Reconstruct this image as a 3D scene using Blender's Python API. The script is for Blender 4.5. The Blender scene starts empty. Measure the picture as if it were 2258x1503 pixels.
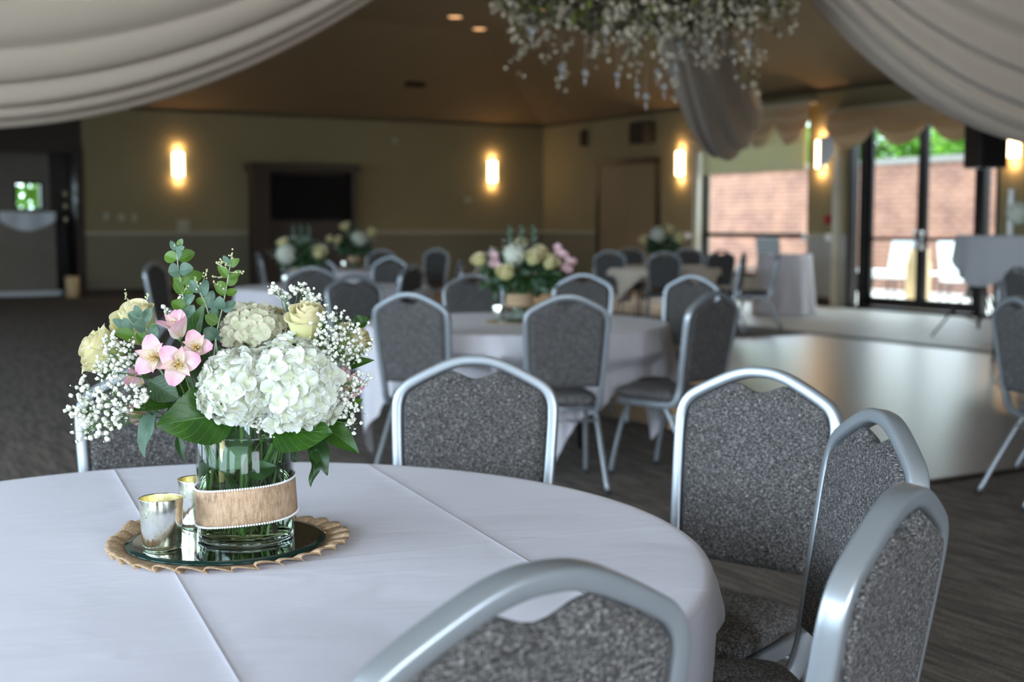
import bpy, math, random
from math import sin, cos, pi, radians, atan2, sqrt, exp
from mathutils import Vector, Matrix, noise
random.seed(7)
sc = bpy.context.scene
col = sc.collection

# ------------------------------------------------------------------ camera, world, light, exposure
FPX, HOR, CAMZ = 2850.0, 494.0, 1.33
PITCH = math.atan((751.5 - HOR) / FPX)
cam_d = bpy.data.cameras.new('camera'); cam = bpy.data.objects.new('camera', cam_d); col.objects.link(cam)
cam.location = (0, 0, CAMZ); cam.rotation_euler = (pi / 2 - PITCH, 0, 0)
cam_d.sensor_width = 36.0; cam_d.lens = FPX / 2258 * 36; cam_d.clip_start = 0.05; cam_d.clip_end = 300
cam_d.dof.use_dof = True; cam_d.dof.focus_distance = 2.2; cam_d.dof.aperture_fstop = 3.5; cam_d.dof.aperture_blades = 0
sc.camera = cam

sc.view_settings.view_transform = 'Standard'; sc.view_settings.look = 'None'
sc.view_settings.gamma = 1.0; sc.view_settings.exposure = -0.12; sc.view_settings.use_curve_mapping = False
sc.cycles.max_bounces = 12; sc.cycles.transparent_max_bounces = 16; sc.cycles.transmission_bounces = 10
sc.cycles.diffuse_bounces = 4; sc.cycles.glossy_bounces = 5
sc.cycles.sample_clamp_indirect = 6.0

world = bpy.data.worlds.new('sky'); sc.world = world; world.use_nodes = True
bg = world.node_tree.nodes['Background']; bg.inputs[0].default_value = (0.72, 0.86, 1.0, 1); bg.inputs[1].default_value = 8.0

TH = radians(29.5); CT, ST = cos(TH), sin(TH)
def W(u, v, z=0.0): return Vector((u * CT - v * ST, u * ST + v * CT, z))     # room coordinates to world
def ray(x, y):
    dx, dy = x - 1129, y - 751.5
    return dx, FPX * cos(PITCH) - dy * sin(PITCH), -(FPX * sin(PITCH) + dy * cos(PITCH))
def at(x, y, Y):
    r = ray(x, y); k = Y / r[1]
    return Vector((r[0] * k, Y, CAMZ + r[2] * k))

sun_d = bpy.data.lights.new('sun', 'SUN'); sun = bpy.data.objects.new('sun', sun_d); col.objects.link(sun)
sun_d.energy = 7.0; sun_d.angle = radians(1.0); sun_d.color = (1.0, 0.95, 0.86)
sd = -(W(0.25, 1.0, 0) - W(0, 0, 0)); sd.z = -1.35
sun.rotation_euler = sd.to_track_quat('-Z', 'Y').to_euler()
DAY = (0.66, 0.79, 1.0)
WIN_L = [(-3.2, -1.2), (-0.6, 1.4), (2.0, 4.0), (4.6, 6.6), (7.6, 9.6), (10.6, 12.6), (14.0, 16.0), (17.4, 19.4)]      # windows of the left wall, u = -4
for i, (a, b) in enumerate(WIN_L):
    ld = bpy.data.lights.new('window_daylight', 'AREA'); lo = bpy.data.objects.new('window_daylight', ld); col.objects.link(lo)
    ld.shape = 'RECTANGLE'; ld.size = 1.9; ld.size_y = b - a; ld.color = DAY; ld.energy = 190 if i < 4 else 75
    lo.location = W(-4.12, (a + b) / 2, 1.95)
    lo.rotation_euler = (0, -pi / 2 + .22, TH)
for (a, b) in [(-2.5, -0.5), (0.5, 2.5)]:                                   # windows of the wall behind the camera, v = -4
    ld = bpy.data.lights.new('window_daylight', 'AREA'); lo = bpy.data.objects.new('window_daylight', ld); col.objects.link(lo)
    ld.shape = 'RECTANGLE'; ld.size = b - a; ld.size_y = 1.9; ld.color = (0.80, 0.88, 1.0); ld.energy = 170
    lo.location = W((a + b) / 2, -4.12, 1.95)
    lo.rotation_euler = (pi / 2, 0, TH)

# ------------------------------------------------------------------ materials
def mat(name, color=(.5, .5, .5), rough=.5, metal=0.0, emit=None, estr=1.0, **k):
    m = bpy.data.materials.new(name); m.use_nodes = True
    b = m.node_tree.nodes['Principled BSDF']
    b.inputs['Base Color'].default_value = (*color, 1); b.inputs['Roughness'].default_value = rough; b.inputs['Metallic'].default_value = metal
    if emit: b.inputs['Emission Color'].default_value = (*emit, 1); b.inputs['Emission Strength'].default_value = estr
    for kk, vv in k.items(): b.inputs[kk.replace('_', ' ')].default_value = vv
    return m
class N:
    def __init__(s, m): s.m = m; s.t = m.node_tree; s.b = s.t.nodes.get('Principled BSDF')
    def n(s, typ, ins=None, **k):
        nd = s.t.nodes.new(typ)
        for a, v in k.items(): setattr(nd, a, v)
        for a, v in (ins or {}).items():
            if isinstance(v, bpy.types.NodeSocket): s.t.links.new(v, nd.inputs[a])
            else: nd.inputs[a].default_value = v
        return nd
    def l(s, a, b): s.t.links.new(a, b)
    def math(s, op, a, b=None, c=None, clamp=False):
        nd = s.t.nodes.new('ShaderNodeMath'); nd.operation = op; nd.use_clamp = clamp
        for i, v in enumerate((a, b, c)):
            if v is None: continue
            if isinstance(v, bpy.types.NodeSocket): s.t.links.new(v, nd.inputs[i])
            else: nd.inputs[i].default_value = v
        return nd.outputs[0]
    def ramp(s, fac, stops):
        r = s.t.nodes.new('ShaderNodeValToRGB'); s.l(fac, r.inputs[0]); e = r.color_ramp.elements
        e[0].position, e[0].color = stops[0][0], (*stops[0][1], 1); e[1].position, e[1].color = stops[-1][0], (*stops[-1][1], 1)
        for p_, c_ in stops[1:-1]: x = e.new(p_); x.color = (*c_, 1)
        return r.outputs[0]
    def bump(s, h, strength=.3, dist=.001):
        nd = s.n('ShaderNodeBump', {'Strength': strength, 'Distance': dist, 'Height': h}); s.l(nd.outputs[0], s.b.inputs['Normal'])
def coords(q, kind='Object', scale=(1, 1, 1), rot=(0, 0, 0)):
    tc = q.n('ShaderNodeTexCoord'); mp = q.n('ShaderNodeMapping', {'Vector': tc.outputs[kind], 'Scale': scale, 'Rotation': rot}); return mp.outputs[0]
def noisy(name, c1, c2, scale, rough=.7, metal=0.0, bump=0.0, dist=.002, kind='Object', sc3=(1, 1, 1), detail=4, lo=.35, hi=.65, **k):
    m = mat(name, c1, rough, metal, **k); q = N(m); v = coords(q, kind, sc3)
    nz = q.n('ShaderNodeTexNoise', {'Vector': v, 'Scale': scale, 'Detail': detail})
    q.l(q.ramp(nz.outputs[0], [(lo, c1), (hi, c2)]), q.b.inputs['Base Color'])
    if bump: q.bump(nz.outputs[0], bump, dist)
    return m

M = {}
def tweed():
    m = mat('grey_tweed', (.1, .1, .1), .95); q = N(m)
    v1 = coords(q, 'Object', (520, 520, 120)); v2 = coords(q, 'Object', (120, 120, 520)); v3 = coords(q, 'Object', (210, 210, 210))
    a = q.n('ShaderNodeTexNoise', {'Vector': v1, 'Scale': 1.0, 'Detail': 2.0}).outputs[0]
    b = q.n('ShaderNodeTexNoise', {'Vector': v2, 'Scale': 1.0, 'Detail': 2.0}).outputs[0]
    c = q.n('ShaderNodeTexNoise', {'Vector': v3, 'Scale': 1.0, 'Detail': 3.0}).outputs[0]
    s_ = q.math('ADD', q.math('ADD', q.math('MULTIPLY', a, .36), q.math('MULTIPLY', b, .36)), q.math('MULTIPLY', c, .28))
    q.l(q.ramp(s_, [(.37, (.0095, .009, .009)), (.47, (.042, .039, .037)), (.55, (.125, .118, .112)), (.66, (.38, .365, .35))]), q.b.inputs['Base Color'])
    q.bump(s_, .5, .0015); return m
M['tweed'] = tweed()
def tweed_seat():
    m = mat('brown_grey_tweed', (.1, .1, .1), .95); q = N(m)
    v1 = coords(q, 'Object', (380, 90, 380)); v2 = coords(q, 'Object', (90, 380, 90))
    a = q.n('ShaderNodeTexNoise', {'Vector': v1, 'Scale': 1.0, 'Detail': 2.0}).outputs[0]
    b = q.n('ShaderNodeTexNoise', {'Vector': v2, 'Scale': 1.0, 'Detail': 2.0}).outputs[0]
    s_ = q.math('MULTIPLY', q.math('ADD', a, b), .5)
    q.l(q.ramp(s_, [(.38, (.022, .021, .021)), (.5, (.085, .080, .078)), (.63, (.27, .26, .25))]), q.b.inputs['Base Color'])
    q.bump(s_, .5, .0015); return m
M['tweed_seat'] = tweed_seat()
M['steel'] = noisy('silver_grey_paint', (.33, .36, .385), (.36, .39, .41), 8, rough=.34, metal=.55)
M['dark_metal'] = mat('black_metal', (.012, .012, .013), .45)
def cloth_mat(name, colr, ox=0.0, oy=0.0):
    m = mat(name, colr, .85); q = N(m); q.b.inputs['Sheen Weight'].default_value = .15
    tc = q.n('ShaderNodeTexCoord'); sp = q.n('ShaderNodeSeparateXYZ', {'Vector': tc.outputs['Object']})
    def crease(o, off):
        f = q.math('FRACT', q.math('ADD', q.math('DIVIDE', q.math('SUBTRACT', o, off), .565), 10.5))
        d = q.math('MULTIPLY', q.math('ABSOLUTE', q.math('SUBTRACT', f, .5)), .565)
        g = q.math('SUBTRACT', 1.0, q.math('DIVIDE', d, .007), clamp=True)
        g2 = q.math('SUBTRACT', 1.0, q.math('DIVIDE', d, .03), clamp=True)
        return q.math('ADD', q.math('MULTIPLY', q.math('MULTIPLY', g, g), .35), q.math('MULTIPLY', q.math('MULTIPLY', g2, g2), .8))
    cr = q.math('ADD', crease(sp.outputs[0], ox), q.math('MULTIPLY', crease(sp.outputs[1], oy), .45))
    mp = q.n('ShaderNodeMapping', {'Vector': tc.outputs['Object'], 'Scale': (1.0, 2.2, 1.0), 'Rotation': (0, 0, .5)})
    w1 = q.n('ShaderNodeTexNoise', {'Vector': mp.outputs[0], 'Scale': 4.5, 'Detail': 2.5, 'Distortion': .6}).outputs[0]
    mp2 = q.n('ShaderNodeMapping', {'Vector': tc.outputs['Object'], 'Scale': (3.0, 14.0, 3.0), 'Rotation': (0, 0, -.35)})
    w2 = q.n('ShaderNodeTexNoise', {'Vector': mp2.outputs[0], 'Scale': 3.0, 'Detail': 3.0, 'Distortion': .5}).outputs[0]
    h = q.math('ADD', q.math('ADD', cr, q.math('MULTIPLY', w1, 3.2)), q.math('MULTIPLY', w2, .45))
    q.bump(h, .55, .0035); return m
M['cloth'] = cloth_mat('white_linen_cloth', (.655, .635, .71), -.056, -.12)
M['cloth2'] = cloth_mat('white_linen_cloth_plain', (.66, .63, .66), .0, .0)
M['cloth_beige'] = cloth_mat('warm_ivory_cloth', (.66, .56, .44))
M['wood_top'] = noisy('plywood', (.35, .22, .12), (.42, .28, .16), 6, sc3=(1, 12, 1))
def carpet():
    m = mat('brown_grey_carpet', (.05, .045, .04), .92); q = N(m)
    v = coords(q, 'Object', (11.0, .7, 1.0)); 
    a = q.n('ShaderNodeTexNoise', {'Vector': v, 'Scale': 5.0, 'Detail': 5.0, 'Distortion': .8}).outputs[0]
    b = q.n('ShaderNodeTexNoise', {'Vector': coords(q, 'Object', (3.0, 1.0, 1.0)), 'Scale': 70.0, 'Detail': 3.0}).outputs[0]
    s_ = q.math('ADD', q.math('MULTIPLY', a, .65), q.math('MULTIPLY', b, .35))
    q.l(q.ramp(s_, [(.40, (.050, .041, .034)), (.50, (.115, .095, .079)), (.60, (.22, .182, .150))]), q.b.inputs['Base Color'])
    q.bump(b, .5, .004); return m
M['carpet'] = carpet()
M['strip'] = noisy('carpet_glare', (.46, .44, .39), (.56, .53, .47), 3, rough=.45)  # daylight glare on the carpet, put into a paler colour
def dance():
    m = mat('dance_floor_planks', (.10, .055, .035), .3); q = N(m)
    tc = coords(q, 'Object')
    br = q.n('ShaderNodeTexBrick', {'Vector': tc, 'Color1': (.085, .052, .038, 1), 'Color2': (.135, .085, .060, 1), 'Mortar': (.03, .02, .016, 1), 'Scale': 1.0, 'Brick Width': 1.2, 'Row Height': .15, 'Mortar Size': .003})
    nz = q.n('ShaderNodeTexNoise', {'Vector': coords(q, 'Object', (1.5, 20, 1)), 'Scale': 4.0, 'Detail': 5.0})
    mx = q.n('ShaderNodeMixRGB', {'Fac': .5, 'Color1': br.outputs[0], 'Color2': q.ramp(nz.outputs[0], [(.3, (.05, .03, .022)), (.7, (.16, .10, .07))])})
    q.l(mx.outputs[0], q.b.inputs['Base Color'])
    q.b.inputs['Coat Weight'].default_value = 1.0; q.b.inputs['Coat Roughness'].default_value = .33; q.b.inputs['Coat IOR'].default_value = 2.6
    q.b.inputs['Specular IOR Level'].default_value = .7
    return m
M['dance'] = dance()
M['trim_dark'] = mat('dance_floor_edge_trim', (.03, .022, .018), .4)
M['wall'] = noisy('olive_beige_wall_paint', (.235, .192, .100), (.25, .205, .108), 1.2, rough=.85)
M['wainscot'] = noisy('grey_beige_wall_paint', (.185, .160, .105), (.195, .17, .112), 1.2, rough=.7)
M['rail'] = mat('pale_olive_rail_paint', (.38, .35, .25), .5)
M['ceiling'] = noisy('tan_ceiling_paint', (.20, .145, .08), (.21, .152, .084), 1.5, rough=.9)
M['dark_wood'] = noisy('dark_brown_wood', (.022, .014, .009), (.045, .028, .018), 5, sc3=(1, 1, 8), rough=.45)
M['door_paint'] = noisy('dark_tan_door_paint', (.20, .155, .09), (.215, .165, .10), 2, rough=.6)
M['screen'] = mat('black_glass_screen', (.002, .002, .0025), .5, Specular_IOR_Level=.15)
M['bronze'] = mat('dark_bronze_aluminium', (.010, .009, .009), .4, .3)
M['cream'] = mat('cream_paint', (.62, .58, .47), .5)
def drape_mat(name, c, alpha=1.0):
    m = mat(name, c, .9); q = N(m); q.b.inputs['Sheen Weight'].default_value = .2
    nt = m.node_tree; out = nt.nodes['Material Output']
    tr = q.n('ShaderNodeBsdfTranslucent', {'Color': (*c, 1)}); mx = q.n('ShaderNodeMixShader', {'Fac': .32, 1: q.b.outputs[0], 2: tr.outputs[0]})
    if alpha < 1:
        tp = q.n('ShaderNodeBsdfTransparent'); m2 = q.n('ShaderNodeMixShader', {'Fac': alpha, 1: tp.outputs[0], 2: mx.outputs[0]}); q.l(m2.outputs[0], out.inputs[0])
    else: q.l(mx.outputs[0], out.inputs[0])
    return m
M['drape'] = drape_mat('ivory_chiffon', (.54, .435, .33))
M['valance'] = drape_mat('tan_swag_fabric', (.68, .54, .36))
M['blind'] = drape_mat('pale_green_blind', (.50, .48, .31), .88)
def glow(name, c, s):
    m = mat(name, (.9, .8, .6), .5, emit=c, estr=s); return m
M['sconce'] = glow('lit_frosted_shade', (1.0, .74, .42), 10.0)
M['downlight'] = glow('lit_downlight', (1.0, .50, .20), 2.2)
def brick():
    m = mat('red_brick', (.4, .2, .15), .9); q = N(m)
    s0 = q.n('ShaderNodeSeparateXYZ', {'Vector': coords(q)}); tc = q.n('ShaderNodeCombineXYZ', {'X': s0.outputs[1], 'Y': s0.outputs[2], 'Z': 0.0}).outputs[0]
    br = q.n('ShaderNodeTexBrick', {'Vector': tc, 'Color1': (.22, .08, .05, 1), 'Color2': (.34, .15, .10, 1), 'Mortar': (.44, .37, .31, 1), 'Scale': 1.0, 'Brick Width': .30, 'Row Height': .10, 'Mortar Size': .009})
    nz = q.n('ShaderNodeTexNoise', {'Vector': tc, 'Scale': 1.8, 'Detail': 3.0}); 
    mx = q.n('ShaderNodeMixRGB', {'Fac': .45, 'Color1': br.outputs[0], 'Color2': q.ramp(nz.outputs[0], [(.35, (.16, .07, .055)), (.65, (.40, .20, .13))])})
    q.l(mx.outputs[0], q.b.inputs['Base Color']); return m
M['brick'] = brick()
M['concrete'] = noisy('pale_concrete', (.62, .60, .56), (.70, .68, .63), 2)
M['cap'] = mat('stone_coping', (.24, .225, .21), .8)
M['tan'] = mat('tan_plastic', (.72, .52, .28), .5)
M['white_plastic'] = mat('white_plastic', (.8, .8, .8), .4)
def leafmat(name, c1, c2, rough=.45, vein=None, transl=.25, mscale=30):
    m = mat(name, c1, rough); q = N(m)
    nz = q.n('ShaderNodeTexNoise', {'Vector': coords(q), 'Scale': float(mscale), 'Detail': 3.0})
    c = q.ramp(nz.outputs[0], [(.35, c1), (.65, c2)])
    if vein:
        uv = q.n('ShaderNodeTexCoord'); sp = q.n('ShaderNodeSeparateXYZ', {'Vector': uv.outputs['UV']})
        u = q.math('ABSOLUTE', q.math('SUBTRACT', sp.outputs[0], .5)); v = sp.outputs[1]
        mid = q.math('SUBTRACT', 1.0, q.math('DIVIDE', u, .014), clamp=True)
        s_ = q.math('FRACT', q.math('MULTIPLY', q.math('SUBTRACT', v, q.math('MULTIPLY', u, .75)), 7.0))
        side = q.math('SUBTRACT', 1.0, q.math('DIVIDE', q.math('ABSOLUTE', q.math('SUBTRACT', s_, .5)), .055), clamp=True)
        vv = q.math('MAXIMUM', mid, q.math('MULTIPLY', side, .55))
        mx = q.n('ShaderNodeMixRGB', {'Fac': vv, 'Color1': c, 'Color2': (*vein, 1)}); c = mx.outputs[0]
        q.bump(q.math('SUBTRACT', 1.0, vv), .35, .0015)
    q.l(c, q.b.inputs['Base Color'])
    tr = q.n('ShaderNodeBsdfTranslucent', {'Color': c}); mx = q.n('ShaderNodeMixShader', {'Fac': transl, 1: q.b.outputs[0], 2: tr.outputs[0]})
    q.l(mx.outputs[0], m.node_tree.nodes['Material Output'].inputs[0]); return m
M['leaf'] = leafmat('deep_green_leaf', (.017, .062, .003), (.032, .10, .006), .38, (.09, .20, .05))
M['leaf_dark'] = leafmat('dark_green_leaf', (.014, .044, .007), (.026, .072, .013), .42, (.05, .11, .04))
M['leaf_grey'] = leafmat('grey_green_leaf', (.075, .145, .095), (.125, .21, .145), .5, (.24, .34, .24))
M['leaf_bright'] = leafmat('bright_green_leaf', (.065, .15, .012), (.11, .215, .025), .45, (.2, .35, .12))
M['stem'] = noisy('green_stem', (.05, .12, .02), (.08, .17, .035), 40, rough=.5)
M['stem_grey'] = noisy('pale_grey_green_stem', (.27, .34, .20), (.33, .40, .26), 40, rough=.6)
M['stem_dark'] = noisy('purple_brown_stem', (.05, .035, .03), (.08, .06, .045), 40, rough=.5)
M['bud'] = mat('pale_green_bud', (.50, .52, .28), .6)
def petalmat(name, base, tip, mid=None, transl=.3, stripes=False):
    m = mat(name, base, .6); q = N(m)
    uv = q.n('ShaderNodeTexCoord'); sp = q.n('ShaderNodeSeparateXYZ', {'Vector': uv.outputs['UV']})
    stops = [(0.0, base)] + ([(.55, mid)] if mid else []) + [(1.0, tip)]
    nz = q.n('ShaderNodeTexNoise', {'Vector': coords(q), 'Scale': 60.0})
    f = q.math('ADD', sp.outputs[1], q.math('MULTIPLY', q.math('SUBTRACT', nz.outputs[0], .5), .25))
    c = q.ramp(f, stops)
    if stripes:
        wv = q.n('ShaderNodeTexNoise', {'Vector': q.n('ShaderNodeMapping', {'Vector': uv.outputs['UV'], 'Scale': (30, 4.5, 1)}).outputs[0], 'Scale': 1.0, 'Detail': 0.0})
        st = q.math('MULTIPLY', q.math('MULTIPLY', q.math('SUBTRACT', wv.outputs[0], .62), 12.0, clamp=True), q.math('MULTIPLY', q.math('SUBTRACT', .85, sp.outputs[1]), 3.0, clamp=True), clamp=True)
        mx = q.n('ShaderNodeMixRGB', {'Fac': st, 'Color1': c, 'Color2': (.22, .05, .03, 1)}); c = mx.outputs[0]
    q.l(c, q.b.inputs['Base Color'])
    tr = q.n('ShaderNodeBsdfTranslucent', {'Color': c}); mx = q.n('ShaderNodeMixShader', {'Fac': transl, 1: q.b.outputs[0], 2: tr.outputs[0]})
    q.l(mx.outputs[0], m.node_tree.nodes['Material Output'].inputs[0]); return m
M['hydrangea'] = petalmat('white_hydrangea_petal', (.64, .67, .42), (.75, .765, .71), (.73, .75, .65))
M['hydrangea_old'] = petalmat('greenish_beige_hydrangea_petal', (.55, .56, .34), (.68, .60, .46), (.66, .66, .48))
M['rose'] = petalmat('cream_rose_petal', (.50, .56, .16), (.78, .70, .45), (.76, .73, .36), .35)
M['pink'] = petalmat('pink_alstroemeria_petal', (.70, .66, .52), (.82, .36, .50), (.84, .64, .64))
M['pink_striped'] = petalmat('striped_alstroemeria_petal', (.80, .66, .30), (.84, .42, .52), (.82, .72, .55), stripes=True)
M['stamen'] = mat('yellow_brown_stamen', (.55, .36, .10), .6)
M['breath'] = mat('babys_breath_white', (.70, .70, .60), .7, Subsurface_Weight=0.0)
M['burlap'] = None
def burlap():
    m = mat('burlap', (.42, .27, .14), .95); q = N(m)
    tc = coords(q, 'UV', (1, 1, 1)); sp = q.n('ShaderNodeSeparateXYZ', {'Vector': tc})
    a = q.math('SINE', q.math('MULTIPLY', sp.outputs[0], 2 * pi * 190)); b = q.math('SINE', q.math('MULTIPLY', sp.outputs[1], 2 * pi * 24))
    wv = q.math('ADD', q.math('MULTIPLY', a, .5), q.math('MULTIPLY', b, .5))
    nz = q.n('ShaderNodeTexNoise', {'Vector': coords(q, 'UV', (120, 3, 1)), 'Scale': 1.0, 'Detail': 4.0, 'Distortion': .5}).outputs[0]
    nz2 = q.n('ShaderNodeTexNoise', {'Vector': coords(q, 'UV', (6, 1, 1)), 'Scale': 3.0, 'Detail': 3.0}).outputs[0]
    f = q.math('ADD', q.math('ADD', q.math('MULTIPLY', wv, .05), q.math('MULTIPLY', nz, .6)), q.math('MULTIPLY', nz2, .4))
    q.l(q.ramp(f, [(.30, (.20, .135, .075)), (.50, (.47, .31, .19)), (.70, (.60, .42, .28))]), q.b.inputs['Base Color'])
    q.bump(q.math('ADD', wv, nz), .6, .0008); return m
M['burlap'] = burlap()
M['burlap_mat'] = noisy('burlap_ruffle', (.30, .20, .115), (.55, .38, .23), 260, rough=.95, bump=.6, dist=.001)
M['pearl'] = mat('white_pearl', (.85, .85, .88), .2)
M['mirror'] = mat('mirror_glass', (.55, .62, .58), .02, 1.0)
M['mirror_edge'] = mat('dark_green_glass_edge', (.012, .045, .038), .08, .3)
def glassy(name, tint=(.97, 1, .98), rough=0.0, f0=.06):
    m = bpy.data.materials.new(name); m.use_nodes = True; t = m.node_tree; t.nodes.remove(t.nodes['Principled BSDF']); q = N(m)
    tp = q.n('ShaderNodeBsdfTransparent', {'Color': (*tint, 1)}); gl = q.n('ShaderNodeBsdfGlossy', {'Roughness': rough, 'Color': (1, 1, 1, 1)})
    lw = q.n('ShaderNodeLayerWeight', {'Blend': .5}); p5 = q.math('POWER', lw.outputs['Facing'], 5.0)
    fr = q.math('ADD', q.math('MULTIPLY', p5, .9), f0, clamp=True)
    mx = q.n('ShaderNodeMixShader', {'Fac': fr, 1: tp.outputs[0], 2: gl.outputs[0]})
    q.l(mx.outputs[0], t.nodes['Material Output'].inputs[0]); return m
M['pane'] = glassy('window_pane_glass', (.93, .96, .95), 0.0, .04)
M['vase_glass'] = glassy('clear_vase_glass', (.93, .97, .95), 0.07, .018)
def water_mat():
    m = bpy.data.materials.new('water'); m.use_nodes = True; t = m.node_tree; t.nodes.remove(t.nodes['Principled BSDF']); q = N(m)
    g = q.n('ShaderNodeBsdfGlass', {'IOR': 1.22, 'Color': (.93, .97, .88, 1), 'Roughness': 0.0}); q.l(g.outputs[0], t.nodes['Material Output'].inputs[0]); return m
M['water'] = water_mat()
M['base_glass'] = mat('thick_base_glass', (.9, .97, .95), .02, 0.0, Transmission_Weight=1.0, IOR=1.5)
def mercury():
    m = mat('mercury_glass', (.75, .76, .68), .12, 1.0); q = N(m)
    v = q.n('ShaderNodeTexVoronoi', {'Vector': coords(q), 'Scale': 190.0}); nz = q.n('ShaderNodeTexNoise', {'Vector': coords(q), 'Scale': 28.0, 'Detail': 4.0})
    sp = q.math('MULTIPLY', q.math('LESS_THAN', v.outputs['Distance'], .17), q.math('GREATER_THAN', nz.outputs[0], .52))
    mx = q.n('ShaderNodeMixRGB', {'Fac': sp, 'Color1': q.ramp(nz.outputs[0], [(.40, (.86, .88, .84)), (.62, (.62, .62, .48))]), 'Color2': (.10, .10, .07, 1)})
    q.l(mx.outputs[0], q.b.inputs['Base Color']); q.l(q.ramp(nz.outputs[0], [(.4, (.10,) * 3), (.65, (.28,) * 3)]), q.b.inputs['Roughness']); return m
M['mercury'] = mercury()
M['gold_inner'] = noisy('gold_mercury_lining', (.62, .54, .26), (.80, .74, .46), 60, rough=.3, metal=.9)
M['crystal'] = mat('crystal', (.95, .95, .95), .03, 0.0, Transmission_Weight=.85, IOR=1.5)
M['grille'] = noisy('black_speaker_grille', (.006, .006, .006), (.012, .012, .012), 300, rough=.6)
M['tree'] = leafmat('sunlit_tree_leaf', (.10, .27, .018), (.20, .42, .045), .6, None, .4, 3)
M['bark'] = noisy('bark', (.08, .055, .035), (.13, .09, .06), 12)
M['candle'] = mat('white_candle_wax', (.85, .83, .78), .4)
M['grey_cloth'] = drape_mat('grey_white_stretch_cloth', (.56, .55, .55))
M['taupe'] = noisy('taupe_panel', (.20, .165, .125), (.22, .185, .145), 2, rough=.5)
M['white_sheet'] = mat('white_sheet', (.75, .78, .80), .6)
M['silver'] = mat('brushed_silver', (.75, .75, .75), .25, 1.0)
M['red'] = mat('red_plastic', (.35, .02, .015), .4)

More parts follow.
